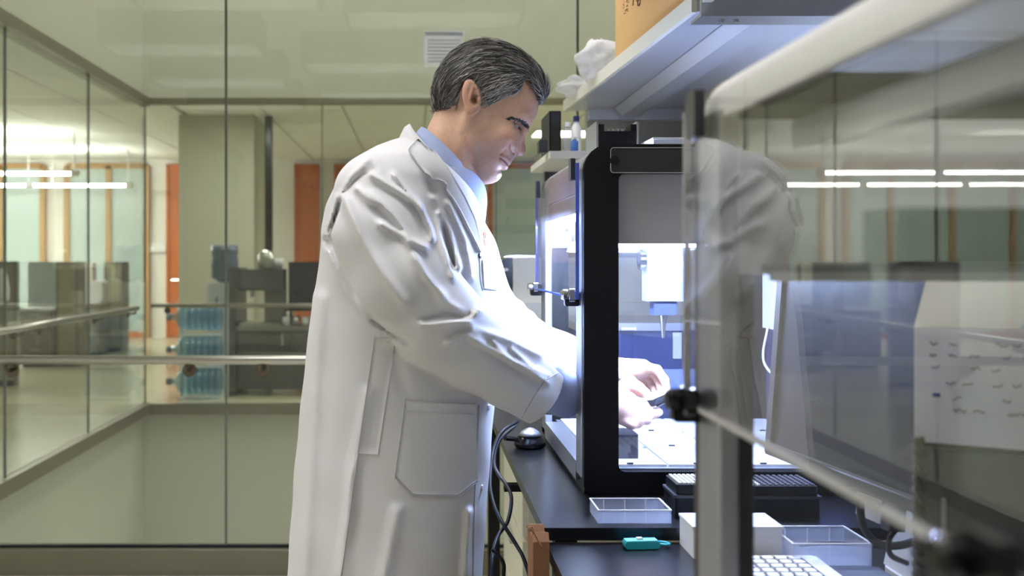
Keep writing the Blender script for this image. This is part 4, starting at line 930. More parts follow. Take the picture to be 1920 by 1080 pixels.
def f_head(P):
    x, y, z = P; ya = np.abs(y-YM-HY); Q = [x, ya+YM, z]          # mirror symmetric
    h = lambda px, py, yy=0.0: hp(px, py, yy)
    d = sd_ell(Q, h(912, 166), (l(90), 0.0745, l(79)), roty(25))
    d = smin(d, sd_ell(Q, h(868, 172), (l(49), 0.064, l(50))), 0.03)
    d = smin(d, sd_ell(Q, h(962, 205), (l(44), 0.058, l(40))), 0.03)           # forehead
    d = smin(d, sd_ell(Q, h(922, 245), (l(58), 0.060, l(66)), roty(-18)), 0.03)   # mid face
    d = smin(d, sd_cap(Q, h(882, 262, 0.040), h(918, 323, 0.014), 0.024, 0.017), 0.03)   # jaw
    d = smin(d, sd_cap(Q, h(886, 225, 0.048), h(884, 268, 0.043), 0.020, 0.022), 0.025)
    d = smin(d, sd_ell(Q, h(905, 290), (l(34), 0.040, l(38)), roty(-25)), 0.025)
    d = smin(d, sd_ell(Q, h(944, 262, 0.038), (l(22), 0.022, l(17))), 0.025)    # cheek bone
    d = smin(d, sd_ell(Q, h(930, 292), (l(24), 0.032, l(28)), roty(-20)), 0.02)  # muzzle
    d = smin(d, sd_ell(Q, h(921, 328), (l(15.5), 0.020, l(13.5))), 0.014)          # chin
    d = smin(d, sd_cap(Q, h(978, 228, 0.010), h(958, 223, 0.044), 0.0125, 0.010), 0.014)   # brow
    d = smax(d, -sd_ell(Q, h(975, 243, 0.041), (l(15), 0.017, l(9.5)), roty(10)), 0.012)     # orbit
    d = smin(d, sd_sphere(Q, h(961.5, 243.0, 0.0325), 0.0128), 0.004)                # lids
    # nose
    n = sd_cap(Q, h(974, 246), h(977, 276), 0.0075, 0.0085)
    n = smin(n, sd_ell(Q, h(976, 283), (l(9.3), 0.0098, l(9.5))), 0.007)
    n = smin(n, sd_ell(Q, h(965, 281, 0.0105), (l(8.5), 0.0075, l(8))), 0.006)
    n = smin(n, sd_cap(Q, h(962, 262), h(958, 280), 0.012, 0.013), 0.01)
    d = smin(d, n, 0.008)
    d = smax(d, -sd_ell(Q, h(966.5, 289.5, 0.0065), (l(5), 0.0034, l(3.6)), roty(30)), 0.002)
    d = smax(d, -sd_cap(Q, h(953, 276, 0.0215), h(956, 288, 0.019), 0.0022), 0.004)   # alar crease
    # lips
    d = smin(d, sd_cap(Q, h(936, 300, 0.0215), h(951.0, 304.5, 0.0), 0.0032, 0.0048), 0.006)
    d = smin(d, sd_cap(Q, h(936, 304, 0.0195), h(943.5, 313.5, 0.0), 0.0035, 0.0060), 0.006)
    d = smax(d, -sd_cap(Q, h(935, 300.5, 0.0250), h(955, 311.0, 0.0), 0.0009, 0.0009), 0.0022)
    d = smax(d, -sd_ell(Q, h(942, 322), (l(5.5), 0.018, l(4))), 0.006)
    # eye slit
    d = smax(d, -sd_cap(Q, h(960, 238.5, 0.0470), h(975, 247.5, 0.034), 0.0020, 0.0026), 0.0010)
    d = smax(d, -sd_cap(Q, h(955, 231.5, 0.0480), h(977, 236.5, 0.034), 0.0012), 0.003)   # lid crease
    # neck
    nk = sd_cap(Q, h(866, 218), h(826, 330), 0.053, 0.064)
    nk = smin(nk, sd_cap(Q, h(905, 300), h(850, 350), 0.028, 0.036), 0.03)
    nk = smin(nk, sd_cap(Q, h(872, 235, 0.048), h(868, 330, 0.022), 0.012, 0.014), 0.02)
    d = smin(d, nk, 0.022)
    # ear
    R = roty(-10); tx, ty, tz = h(880, 193, 0.0790)
    ang = 0.33; dx = Q[0]-tx; dy = Q[1]-ty
    ex = dx*math.cos(ang)-dy*math.sin(ang); ey = dx*math.sin(ang)+dy*math.cos(ang)
    E = [tx+ex, ty+ey, Q[2]]
    ea = sd_ell(E, (tx, ty, tz), (l(17.5), 0.0075, l(31)), R)
    ea = smin(ea, sd_ell(E, (tx-l(3), ty, tz-l(24)), (l(9), 0.006, l(11))), 0.006)
    ea = smax(ea, -sd_ell(E, (tx+l(2), ty+0.0085, tz+l(3)), (l(11.5), 0.0075, l(21)), R), 0.003)
    ea = smax(ea, -sd_ell(E, (tx+l(5), ty+0.006, tz-l(6)), (l(8), 0.011, l(10.5))), 0.003)
    ea = smin(ea, sd_cap(E, (tx+l(1), ty+0.003, tz+l(16)), (tx+l(-7), ty+0.004, tz-l(8)), 0.0028, 0.003), 0.003)
    ea = smin(ea, sd_ell(E, (tx+l(13), ty+0.001, tz-l(7)), (l(4.5), 0.005, l(6))), 0.004)
    d = smax(d, -sd_ell(Q, h(886, 200, 0.0745), (l(6), 0.012, l(8))), 0.004)
    d = smin(d, ea, 0.005)
    uu = VX+x/S; vv = VY-(z-EYE)/S
    for pl_, h_, w_ in FACE: d = d-h_*seg_field(uu, vv, pl_, w_)
    return d
gh = nets(f_head, (hp(800, 400)[0], YM-0.105, hp(800, 372)[2]), (hp(1012, 400)[0], YM+0.105, hp(800, 78)[2]), 0.0018, 0)
# ---- hands (px, py, depth)
def hand(P, arm, wrist, palm, fingers, thumb, rp=0.019):
    W_ = at(*wrist)
    d = sd_cap(P, at(*arm), W_, 0.034, 0.027)
    d = smin(d, sd_cap(P, W_, at(*palm[0]), 0.026, rp), 0.02)
    for q in palm[1:]: d = smin(d, sd_cap(P, W_, at(*q), 0.024, rp*0.85), 0.015)
    for pts, r0, r1 in fingers:
        p = [at(*q) for q in pts]; m = len(p)-1; fd = None
        for i in range(m):
            c = sd_cap(P, p[i], p[i+1], r0+(r1-r0)*i/m, r0+(r1-r0)*(i+1)/m)
            fd = c if fd is None else smin(fd, c, 0.004)
        d = smin(d, fd, 0.006)
    p = [at(*q) for q in thumb]; fd = None
    for i in range(len(p)-1):
        c = sd_cap(P, p[i], p[i+1], 0.0128-0.0016*i, 0.0118-0.0016*i); fd = c if fd is None else smin(fd, c, 0.006)
    return smin(d, fd, 0.008)
def f_near_hand(P):
    return hand(P, (1030, 746, 1.895), (1118, 744, 1.955), [(1178, 752, 1.985), (1180, 770, 1.975), (1172, 782, 1.97)],
                [([(1176, 748, 2.000), (1205, 757, 2.005), (1223, 766, 2.012), (1236, 773, 2.020)], 0.0108, 0.0082),
                 ([(1178, 762, 1.985), (1205, 773, 1.985), (1222, 777, 1.995), (1232, 776, 2.01)], 0.0108, 0.0082),
                 ([(1174, 776, 1.970), (1198, 788, 1.968), (1213, 788, 1.980), (1217, 781, 1.995)], 0.0104, 0.008),
                 ([(1166, 788, 1.960), (1184, 797, 1.958), (1196, 795, 1.968), (1199, 788, 1.98)], 0.0096, 0.0074)],
                [(1150, 735, 1.985), (1172, 722, 2.005), (1192, 729, 2.015), (1208, 741, 2.022)])
def f_far_hand(P):
    return hand(P, (1050, 676, 2.142), (1135, 695, 2.12), [(1205, 690, 2.115), (1202, 692, 2.135), (1192, 697, 2.15)],
                [([(1205, 686, 2.105), (1232, 693, 2.095), (1246, 712, 2.085), (1250, 731, 2.075)], 0.0108, 0.0080),
                 ([(1205, 688, 2.125), (1226, 700, 2.12), (1236, 716, 2.11), (1240, 734, 2.095)], 0.0108, 0.0080),
                 ([(1198, 694, 2.14), (1218, 708, 2.14), (1225, 722, 2.13), (1228, 738, 2.115)], 0.0104, 0.008),
                 ([(1190, 700, 2.155), (1206, 713, 2.155), (1212, 726, 2.145), (1214, 739, 2.135)], 0.0094, 0.0072)],
                [(1160, 702, 2.09), (1180, 713, 2.075), (1198, 726, 2.065), (1212, 736, 2.06)])
gn = nets(f_near_hand, (at(1010, 760, 1.95)[0], 1.90, at(1150, 830, 1.97)[2]), (at(1262, 760, 2.0)[0], 2.06, at(1150, 640, 1.97)[2]), 0.0022, 1)
gf = nets(f_far_hand, (at(1020, 700, 2.12)[0], 2.02, at(1150, 765, 2.1)[2]), (at(1275, 700, 2.1)[0], 2.19, at(1150, 600, 2.1)[2]), 0.0022, 1)
# ---- trunk, arms and legs inside the clothes
def f_trunk(P):
    d = sd_cap(P, hp(826, 330), hp(800, 395), 0.060, 0.10)
    d = smin(d, sd_ell(P, hp(770, 470), (0.115, 0.17, 0.20)), 0.05)
    d = smin(d, sd_ell(P, hp(745, 720), (0.115, 0.16, 0.22)), 0.08)
    for s, sg in ((-1, 0), (1, 1)):
        hip = np.array([ux(735, YM), YM+s*0.09, 0.93]); kn = np.array([ux(745, YM)+0.03, YM+s*0.10, 0.50]); an = np.array([ux(720, YM), YM+s*0.10, 0.09])
        d = smin(d, sd_cap(P, hip, kn, 0.085, 0.055), 0.03); d = smin(d, sd_cap(P, kn, an, 0.055, 0.038), 0.02)
        d = smin(d, sd_cap(P, an, an+np.array([0.13, 0, -0.05]), 0.035, 0.025), 0.03)
    a = [at(705, 345, 1.82), at(775, 560, 1.77), at(1010, 738, 1.88)]
    d = smin(d, sd_cap(P, a[0], a[1], 0.055, 0.045), 0.04); d = smin(d, sd_cap(P, a[1], a[2], 0.043, 0.036), 0.02)
    a = [at(800, 360, 2.15), at(905, 585, 2.20), at(1045, 672, 2.145)]
    d = smin(d, sd_cap(P, a[0], a[1], 0.055, 0.045), 0.04); d = smin(d, sd_cap(P, a[1], a[2], 0.043, 0.036), 0.02)
    return d
gt = nets(f_trunk, (-0.32, 1.66, 0.0), (0.36, 2.32, 1.56), 0.012, 2)
Vb, Qb = merge([gh, gn, gf, gt])
# skin tones: lips, stubble, ears, plus painted neck light and crease shade
nh, nn = len(gh[0]), len(gh[0])+len(gn[0])+len(gf[0])
u = VX+(Vb[:, 0])/S; v_ = VY-(Vb[:, 2]-EYE)/S; yy_ = np.abs(Vb[:, 1]-YM)
base = np.array(lin((234, 191, 163))[:3]); col = np.tile(base, (len(Vb), 1))
def blend(mask, c, head=True):
    m = np.clip(mask, 0, 1)[:, None]*1.0
    if head: m[nh:] = 0
    col[:] = col*(1-m)+np.array(lin(c)[:3])*m
g2 = lambda cx, cy, sx, sy: np.exp(-((u-cx)/sx)**2-((v_-cy)/sy)**2)
stub = np.clip((v_-262)/30, 0, 1)*np.clip((u-868)/25, 0, 1)*np.clip(1.3-g2(945, 290, 14, 14), 0, 1)
blend(0.42*stub, (128, 104, 98)); blend(0.5*g2(958, 296, 10, 7), (140, 112, 104))
blend(0.65*g2(942, 308, 9, 7)*(yy_ < 0.026), (190, 112, 106)); blend(0.30*g2(940, 265, 18, 16), (214, 132, 112)); blend(0.35*g2(975, 272, 12, 20), (206, 128, 104))
blend(0.35*g2(878, 195, 18, 34)*(yy_ > 0.07), (206, 128, 96)); blend(0.25*g2(985, 205, 26, 26), (216, 158, 134))
blend(0.35*g2(966, 243, 9, 8), (150, 100, 88))
blend(0.75*seg_field(u, v_, [(934.5, 300.5), (942, 304.5), (951, 310.5)], 1.5), (104, 58, 52)); blend(0.5*seg_field(u, v_, [(934, 303), (941, 308), (946, 313)], 3.0), (196, 116, 112))
blend(0.6*seg_field(u, v_, [(962, 285), (970, 291)], 2.0), (92, 52, 44)); blend(0.35*seg_field(u, v_, [(952, 277), (945, 285), (937, 292)], 2.3), (166, 112, 96))  # shade of nostril and cheek fold painted in
blend(0.75*seg_field(u, v_, [(959, 237.5), (966, 240.5), (975, 246.5)], 1.4), (64, 44, 40)); blend(0.75*g2(887, 200, 7, 8)*(yy_ > 0.06), (88, 44, 34))  # shade in the ear hollow painted dark
blend(0.35*np.clip((236-v_)/-60, 0, 1)*np.clip((880-u)/40, 0, 1), (214, 158, 112))  # warm light on the neck put into the skin colour
mh_ = np.zeros(len(Vb)); mh_[nh:nn] = 1
col = col*(1-mh_[:, None])+np.array(lin((226, 186, 168))[:3])*mh_[:, None]
BODY = mk('body', (Vb, Qb), M_skin, PERSON, smooth=True, cols=np.hstack([col, np.ones((len(Vb), 1))]))
# eyes
M_eye = mat('eye_white', (214, 208, 204), 0.15); M_iris = mat('eye_dark', (38, 30, 28), 0.1)
for s in (-1, 1):
    e = mk('eye', lathe([(0.0001, -0.0116)]+[(0.0116*math.cos(a), 0.0116*math.sin(a)) for a in np.linspace(-1.4, 1.4, 12)]+[(0.0001, 0.0116)], hp(961.8, 243.2, s*0.0326), 'z', 18), M_eye, PERSON, smooth=True)
    c = hp(961.8, 243.2, s*0.0326); dv = np.array([0.72, s*0.52, -0.45]); dv /= np.linalg.norm(dv)
    mk('iris', tube([c+dv*0.0100, c+dv*0.0119], [0.0056, 0.0050], 16), M_iris, e, smooth=True)
# eyebrows
def strands(name, roots, dirs, lens, rad, cols, parent, sag=0.0, normals=None, nseg=5, wav=0.0, seed=1, m=None):
    r = np.random.default_rng(seed); n = len(roots); V = np.zeros((n, nseg+1, 3, 3)); K = np.zeros((n, nseg+1, 3, 4))
    side = np.cross(dirs, normals); side /= np.linalg.norm(side, axis=1)[:, None]+1e-9
    ph = r.uniform(0, 6.28, n)
    for i in range(nseg+1):
        t = i/nseg
        p = roots+dirs*(lens*t)[:, None]+normals*(sag*lens*(4*t*(1-t))*0.25-sag*0.35*lens*t*t)[:, None]+side*(wav*lens*np.sin(ph+3.5*t))[:, None]
        rr = rad*(1-0.75*t)
        for k in range(3):
            a = 2.094*k; V[:, i, k] = p+(side*math.cos(a)+normals*math.sin(a))*rr
            K[:, i, k, :3] = cols; K[:, i, k, 3] = 1
    Q = []
    base_ = (np.arange(n)*(nseg+1)*3)[:, None]
    for i in range(nseg):
        for k in range(3):
            k2 = (k+1) % 3
            Q.append(base_+np.array([[i*3+k, i*3+k2, (i+1)*3+k2, (i+1)*3+k]]))
    return mk(name, (V.reshape(-1, 3), np.vstack(Q)), m or M_hair, parent, smooth=True, cols=K.reshape(-1, 4))
M_hair = mat('hair_strands', (60, 58, 58), 0.45, var=0.1, scale=50, attr='col', spec=0.5)
def on_head(U):
    U = np.array(U, float); Dv = np.stack([(U[:, 0]-VX)/F, np.ones(len(U)), -(U[:, 1]-VY)/F], 1); t = np.full(len(U), 1.86)
    for _ in range(60):
        d = f_head([Dv[:, 0]*t, Dv[:, 1]*t, EYE+Dv[:, 2]*t]); t = np.minimum(t+np.clip(d, -0.01, 0.02)*0.7, YM)
    P = np.stack([Dv[:, 0]*t, Dv[:, 1]*t, EYE+Dv[:, 2]*t], 1); return P, grad(f_head, P)
nb = 230; tt = rng.uniform(0, 1, nb)**0.6
ub = np.interp(tt, (0, .3, .6, .85, 1), (950, 963, 978, 987, 992)); vb = np.interp(tt, (0, .3, .6, .85, 1), (225.5, 222, 227, 233.5, 240))+rng.normal(0, 1, nb)*np.interp(tt, (0, .5, 1), (0.8, 2.0, 2.6))
Xb, Nb = on_head(np.stack([ub, vb], 1))
for s in (-1, 1):
    X = Xb.copy(); N = Nb.copy()
    if s == 1: X[:, 1] = 2*YM-X[:, 1]; N[:, 1] *= -1
    dr_ = np.tile(np.array([-0.75, s*0.1, 0.32]), (nb, 1))+rng.normal(0, 0.15, (nb, 3)); dr_ -= N*np.sum(dr_*N, 1)[:, None]; dr_ /= np.linalg.norm(dr_, axis=1)[:, None]
    strands('eyebrow', X, dr_, rng.uniform(0.005, 0.009, nb), 0.0006, np.tile(np.array([0.03, 0.026, 0.025]), (nb, 1)), BODY, 0.4, N, 4)
# ---- hair
hair_poly = [(806, 214), (807, 192), (810, 165), (817, 142), (830, 119), (848, 99), (868, 86), (890, 77), (908, 71), (925, 71), (945, 80), (965, 92), (988, 109), (1008, 130), (1020, 150), (1026, 172), (1026, 185), (1019, 197), (1011, 193),
             (1003, 178), (994, 163), (984, 156), (977, 160), (974, 172), (969, 182), (955, 189), (938, 194), (925, 202), (914, 209), (905, 205), (900, 186), (891, 168), (879, 160), (867, 165), (860, 182), (856, 203), (846, 208), (825, 212)]
def f_cap(P):
    x, y, z = P; uu = VX+x/S; vv = VY-(z-EYE)/S; ya = np.abs(y-YM)
    d = sd_ell(P, hp(912, 163), (l(98), 0.0805, l(88)), roty(25))
    d = smin(d, sd_ell(P, hp(863, 170), (l(60), 0.0715, l(60))), 0.03)
    d = smin(d, sd_ell(P, hp(978, 140), (l(52), 0.050, l(30)), roty(42)), 0.03)
    d = smin(d, sd_ell(P, hp(1006, 172), (l(17), 0.040, l(26)), roty(-10)), 0.02)
    # hollow temple: nothing in front of the hairline on the sides
    return smax(d, sd_poly(uu, vv, hair_poly).astype(np.float32)*S, 0.006)
gc = nets(f_cap, (hp(798, 0)[0], YM-0.09, hp(0, 222)[2]), (hp(1034, 0)[0], YM+0.09, hp(0, 62)[2]), 0.0026, 1)
Vc = gc[0]; uc = VX+Vc[:, 0]/S; vc = VY-(Vc[:, 2]-EYE)/S
Nc = grad(f_cap, Vc, 0.002)
HAIR = mk('hair', gc, M_hair, PERSON, smooth=True, cols=np.hstack([np.tile(np.array([[0.085, 0.08, 0.076]]), (len(Vc), 1)), np.ones((len(Vc), 1))]))
sel = rng.choice(len(Vc), 9000); Xr = Vc[sel]+rng.normal(0, 0.0008, (9000, 3)); Nr = Nc[sel]; ur = uc[sel]; vr = vc[sel]
# combing direction in the side view: up and back at the quiff, back along the sides, down at the nape
tb = np.clip((ur-808)/(1024-808), 0, 1)
ang = np.interp(tb, [0, 0.2, 0.45, 0.7, 0.88, 1.0], [250, 222, 196, 178, 150, 118])+rng.normal(0, 9, len(ur))
ang += np.where((vr > 150) & (ur > 880) & (ur < 975), 22, 0)
dx = np.cos(np.radians(ang)); dz = np.sin(np.radians(ang))
Dv = np.stack([dx, rng.normal(0, 0.12, len(dx)), dz], 1); Dv -= Nr*np.sum(Dv*Nr, 1)[:, None]
Ln = np.linalg.norm(Dv, axis=1); ok = Ln > 0.25; Dv = Dv[ok]/Ln[ok][:, None]; Xr = Xr[ok]; Nr = Nr[ok]; ur = ur[ok]; vr = vr[ok]
grey = np.clip(0.34+0.72*np.exp(-((ur-945)/40)**2-((vr-178)/26)**2)+0.22*np.exp(-((ur-1005)/30)**2-((vr-150)/40)**2)+0.28*np.exp(-((ur-905)/40)**2-((vr-82)/20)**2), 0, 0.92)
pick = rng.uniform(0, 1, len(ur)); lum = np.where(pick < grey, rng.uniform(0.35, 0.85, len(ur)), rng.uniform(0.015, 0.10, len(ur)))
Kc = np.stack([lum*1.0, lum*0.97, lum*0.95], 1)
ln_ = np.interp(tb[ok], [0, 0.3, 0.75, 1], [0.016, 0.024, 0.034, 0.036])*rng.uniform(0.6, 1.2, len(ur))
strands('hair_strands', Xr-Nr*0.0008, Dv, ln_, 0.00062, Kc, HAIR, 0.16, Nr, 5, 0.03, 3)['kind'] = 'stuff'

# ---- lab coat
rows = np.array([  # py, back, front, half width, depth shift
    (236, 770, 842, 0.060), (262, 744, 872, 0.105), (280, 700, 885, 0.155), (305, 657, 892, 0.190), (340, 632, 897, 0.212), (385, 612, 902, 0.222), (430, 603, 911, 0.222), (500, 598, 926, 0.215),
    (560, 590, 934, 0.205), (640, 580, 932, 0.200), (760, 566, 926, 0.200), (880, 554, 916, 0.208), (1000, 545, 908, 0.218), (1080, 539, 905, 0.226), (1260, 526, 900, 0.24)])
folds_near = [  # polyline in the photograph, height (m), half width (px)
    ([(649, 375), (679, 450), (720, 516), (757, 566)], 0.0110, 13), ([(716, 420), (760, 446), (797, 463)], 0.010, 9), ([(670, 353), (684, 366), (703, 382)], 0.009, 8),
    ([(697, 327), (753, 361), (790, 389)], 0.009, 8), ([(738, 327), (783, 375), (808, 431), (812, 448)], 0.010, 7), ([(764, 457), (797, 516), (829, 552)], 0.010, 10),
    ([(792, 608), (840, 606), (881, 602), (899, 582)], 0.012, 9), ([(840, 645), (877, 628)], 0.009, 9), ([(884, 636), (929, 661), (973, 683), (1027, 717)], 0.009, 8),
    ([(618, 470), (650, 540), (690, 590)], 0.006, 10), ([(690, 360), (735, 400), (765, 440)], 0.007, 6), ([(830, 560), (870, 590), (900, 640)], 0.006, 10),
    ([(925, 640), (950, 668)], 0.006, 5), ([(960, 655), (1000, 690), (1030, 705)], 0.007, 6), ([(900, 620), (960, 640), (1010, 665)], 0.006, 8),
    ([(630, 370), (620, 410), (612, 440)], 0.006, 8), ([(690, 300), (660, 330), (640, 365)], 0.005, 8), ([(815, 370), (845, 440), (862, 500)], 0.008, 9), ([(840, 380), (872, 450), (884, 520)], 0.006, 7),
    ([(822, 400), (828, 450), (850, 520)], 0.006, 7),
    ([(600, 560), (590, 700), (580, 900), (570, 1080)], 0.006, 20), ([(690, 740), (660, 900), (640, 1080)], 0.006, 16), ([(880, 960), (872, 1080)], 0.008, 10), ([(660, 880), (650, 1000)], 0.004, 10), ([(745, 960), (720, 1080)], 0.007, 18)]
valleys = [([(800, 600), (840, 588), (885, 596)], 0.010, 8), ([(700, 385), (735, 425), (770, 470)], 0.006, 8), ([(900, 650), (960, 690), (1010, 725)], 0.005, 7), ([(614, 450), (650, 535), (700, 600), (765, 645)], 0.006, 6), ([(645, 360), (668, 335), (700, 318)], 0.004, 4), ([(645, 360), (630, 400), (616, 435)], 0.004, 4),
           ([(808, 340), (832, 420), (850, 500)], 0.006, 7), ([(735, 660), (760, 740)], 0.004, 10)]
near_sl = [(706, 364, 1.815, 79), (716, 440, 1.79, 92), (760, 530, 1.765, 95), (815, 598, 1.77, 88), (890, 655, 1.80, 75), (960, 704, 1.84, 64), (1024, 750, 1.885, 56)]
far_sl = [(810, 370, 2.13, 70), (860, 480, 2.18, 72), (905, 585, 2.20, 62), (975, 645, 2.17, 56), (1045, 672, 2.145, 50), (1110, 696, 2.125, 44)]
def sleeve(P, pts):
    d = None
    for (a, b, c, r), (a2, b2, c2, r2) in zip(pts[:-1], pts[1:]):
        q = sd_cap(P, at(a, b, c), at(a2, b2, c2), r*c/F, r2*c2/F); d = q if d is None else smin(d, q, 0.012)
    # square off the open cuff
    p, q = at(*pts[-2][:3]), at(*pts[-1][:3]); n = (q-p)*np.array([1, 0.15, 1]); n /= np.linalg.norm(n)
    return smax(d, (P[0]-q[0])*n[0]+(P[1]-q[1])*n[1]+(P[2]-q[2])*n[2], 0.004)
def f_coat(P, folds=True):
    x, y, z = P
    pv = VY-(z-EYE)/S
    xb = ((np.interp(pv, rows[:, 0], rows[:, 1])-VX)*S).astype(np.float32); xf = ((np.interp(pv, rows[:, 0], rows[:, 2])-VX)*S).astype(np.float32)
    hw = np.interp(pv, rows[:, 0], rows[:, 3]).astype(np.float32)
    cx = (xb+xf)/2; a = (xf-xb)/2
    sh = 0.10*np.clip((pv-500)/500, 0, 1)
    k = np.sqrt(((x-cx)/a)**2+((y-YM)/hw)**2)
    d = (k-1)*np.minimum(a, hw)
    d = smax(d, z-hp(0, 236)[2], 0.02)
    tl = hp(742, 246); d = smax(d, ((x-tl[0])*0.62+(z-tl[2])*0.785), 0.03)
    d = smax(d, hp(0, 1235)[2]-z, 0.006)
    n = sleeve(P, near_sl); fr = sleeve(P, far_sl)
    d = smin(d, n, 0.018); d = smin(d, fr, 0.02)
    if folds:
        uu = VX+F*x/y; vv = VY-(z-EYE)*F/y
        near = np.clip((2.02-y)/0.06, 0, 1)
        f = np.zeros_like(d)
        for p, h, w_ in folds_near: f += (h*1.6)*seg_field(uu, vv, p, w_*0.75)
        for p, h, w_ in valleys: f -= 1.4*h*seg_field(uu, vv, p, w_)
        d = d-f*near
        ff = np.zeros_like(d)
        for p in ([(925, 560), (945, 552)], [(950, 585), (975, 572)], [(975, 600), (995, 590)], [(1000, 625), (1010, 612)], [(880, 430), (930, 500)]): ff += 0.008*seg_field(uu, vv, p, 9)
        d = d-ff*np.clip((y-2.0)/0.06, 0, 1)
        d = d+0.0016*np.sin(31*x+17*z)*np.sin(23*y+29*z+1.7)
    # hollow for the neck and the open front at the throat
    d = smax(d, -sd_cap(P, hp(850, 215), hp(818, 345), 0.070, 0.062), 0.008)
    d = smax(d, -sd_cap(P, hp(905, 330), hp(912, 420), 0.045, 0.010), 0.010)
    # sleeve mouths
    for sl, dep in ((near_sl, 0.05), (far_sl, 0.03)):
        q = at(*sl[-1][:3]); p = at(*sl[-2][:3]); nn_ = (q-p)/np.linalg.norm(q-p); r = sl[-1][3]*sl[-1][2]/F-0.005
        d = smax(d, -sd_cap(P, q-nn_*dep, q+nn_*0.05, r*0.92, r), 0.003)
    return d
gco = nets(f_coat, (-0.30, 1.62, 0.52), (0.40, 2.33, 1.63), 0.0046, 1)
COAT = mk('lab_coat', gco, M_coat, PERSON, smooth=True, label='white cotton lab coat')
def on_coat(pxs, off=0.0):
    """points of the coat seen at these places of the photograph, lifted by off"""
    U = np.array(pxs, float); Dv = np.stack([(U[:, 0]-VX)/F, np.ones(len(U)), -(U[:, 1]-VY)/F], 1); nrm = np.linalg.norm(Dv, axis=1)
    t = np.full(len(U), 1.45)
    for _ in range(70):
        Pt = [Dv[:, 0]*t, Dv[:, 1]*t, EYE+Dv[:, 2]*t]; d = f_coat(Pt); t = t+np.clip(d, -0.02, 0.05)*0.7/nrm
        t = np.minimum(t, 2.3)
    bad = (t > 2.06) | (np.abs(d) > 0.012); good = np.where(~bad)[0]
    for i in np.where(bad)[0]:                       # past the cloth's edge: fold back to the nearest cloth
        j = good[np.argmin(np.sum((U[good]-U[i])**2, 1))]; t[i] = t[j]; Dv[i] = Dv[j]
    Pt = np.stack([Dv[:, 0]*t, Dv[:, 1]*t, EYE+Dv[:, 2]*t], 1)
    N = grad(f_coat, Pt, 0.004); return Pt+N*off, N
def patch(name, quad, off, th, m, parent, nu=14, nv=14, smooth=True):
    """cloth patch lying on the coat; quad = four corners (or four edge polylines) in the photograph"""
    (a, b, c, d) = [np.array(q, float) for q in quad]
    G = [((1-s)*(1-t))*a+(s*(1-t))*b+(s*t)*c+((1-s)*t)*d for t in np.linspace(0, 1, nv) for s in np.linspace(0, 1, nu)]
    return poly_patch(name, np.array(G), nu, nv, off, th, m, parent, smooth)
def poly_patch(name, G, nu, nv, off, th, m, parent, smooth=True):
    Po, N = on_coat(G, off)
    top = Po+N*th; n = nu*nv; Fc = []
    for j in range(nv-1):
        for i in range(nu-1):
            q = [j*nu+i, j*nu+i+1, (j+1)*nu+i+1, (j+1)*nu+i]; Fc.append([k+n for k in q]); Fc.append(q[::-1])
    rim = [i for i in range(nu)]+[j*nu+nu-1 for j in range(1, nv)]+[(nv-1)*nu+i for i in range(nu-2, -1, -1)]+[j*nu for j in range(nv-2, 0, -1)]
    for i in range(len(rim)):
        p, q = rim[i], rim[(i+1) % len(rim)]; Fc.append([p, p+n, q+n, q])
    return mk(name, (np.vstack([Po, top]), Fc), m, parent, smooth=smooth)
def strip_between(A, B, nu, nv):
    """grid between two polylines in the photograph"""
    def rs(Pl, n):
        Pl = np.array(Pl, float); t = np.r_[0, np.cumsum(np.linalg.norm(np.diff(Pl, axis=0), axis=1))]; t /= t[-1]
        q = np.linspace(0, 1, n); return np.stack([np.interp(q, t, Pl[:, 0]), np.interp(q, t, Pl[:, 1])], 1)
    a, b = rs(A, nu), rs(B, nu)
    return np.vstack([a*(1-t)+b*t for t in np.linspace(0, 1, nv)])
# pocket with its hem, side slit flap
pk = poly_patch('pocket', strip_between([(760, 748), (824, 754), (889, 757)], [(740, 895), (772, 930), (860, 931), (893, 903)], 20, 16), 20, 16, -0.001, 0.0045, M_coat, COAT)
poly_patch('pocket_hem', strip_between([(759, 749), (824, 755), (889, 758)], [(758, 768), (824, 774), (890, 777)], 18, 4), 18, 4, 0.0036, 0.0014, M_coat, pk)
poly_patch('pocket_stitch', strip_between([(741, 894), (773, 929), (859, 930), (892, 902)], [(743, 892), (775, 926), (858, 927), (890, 900)], 24, 2), 24, 2, 0.0036, 0.0008, M_seamw, pk)
poly_patch('side_flap', strip_between([(703, 632), (742, 634)], [(671, 850), (709, 852)], 6, 16), 6, 16, -0.001, 0.003, M_coat, COAT)
def seam(name, pxs, r=0.0011, off=0.0005, m=None):
    P = []
    for a, b in zip(pxs[:-1], pxs[1:]):
        n = max(2, int(np.hypot(b[0]-a[0], b[1]-a[1])/12)); P += [(a[0]+(b[0]-a[0])*i/n, a[1]+(b[1]-a[1])*i/n) for i in range(n)]
    P.append(pxs[-1]); Pt, N = on_coat(P, off)
    return mk(name, tube(Pt, r, 5), m or M_seamw, COAT, smooth=True)
seam('sleeve_seam', [(700, 318), (668, 336), (646, 362), (630, 402), (616, 442)])
seam('side_seam', [(671, 852), (660, 930), (650, 1010), (640, 1080)])
seam('flap_seam', [(703, 632), (690, 720), (671, 850)])
seam('cuff_seam', [(978, 783), (1000, 745), (1020, 715), (1043, 700)])
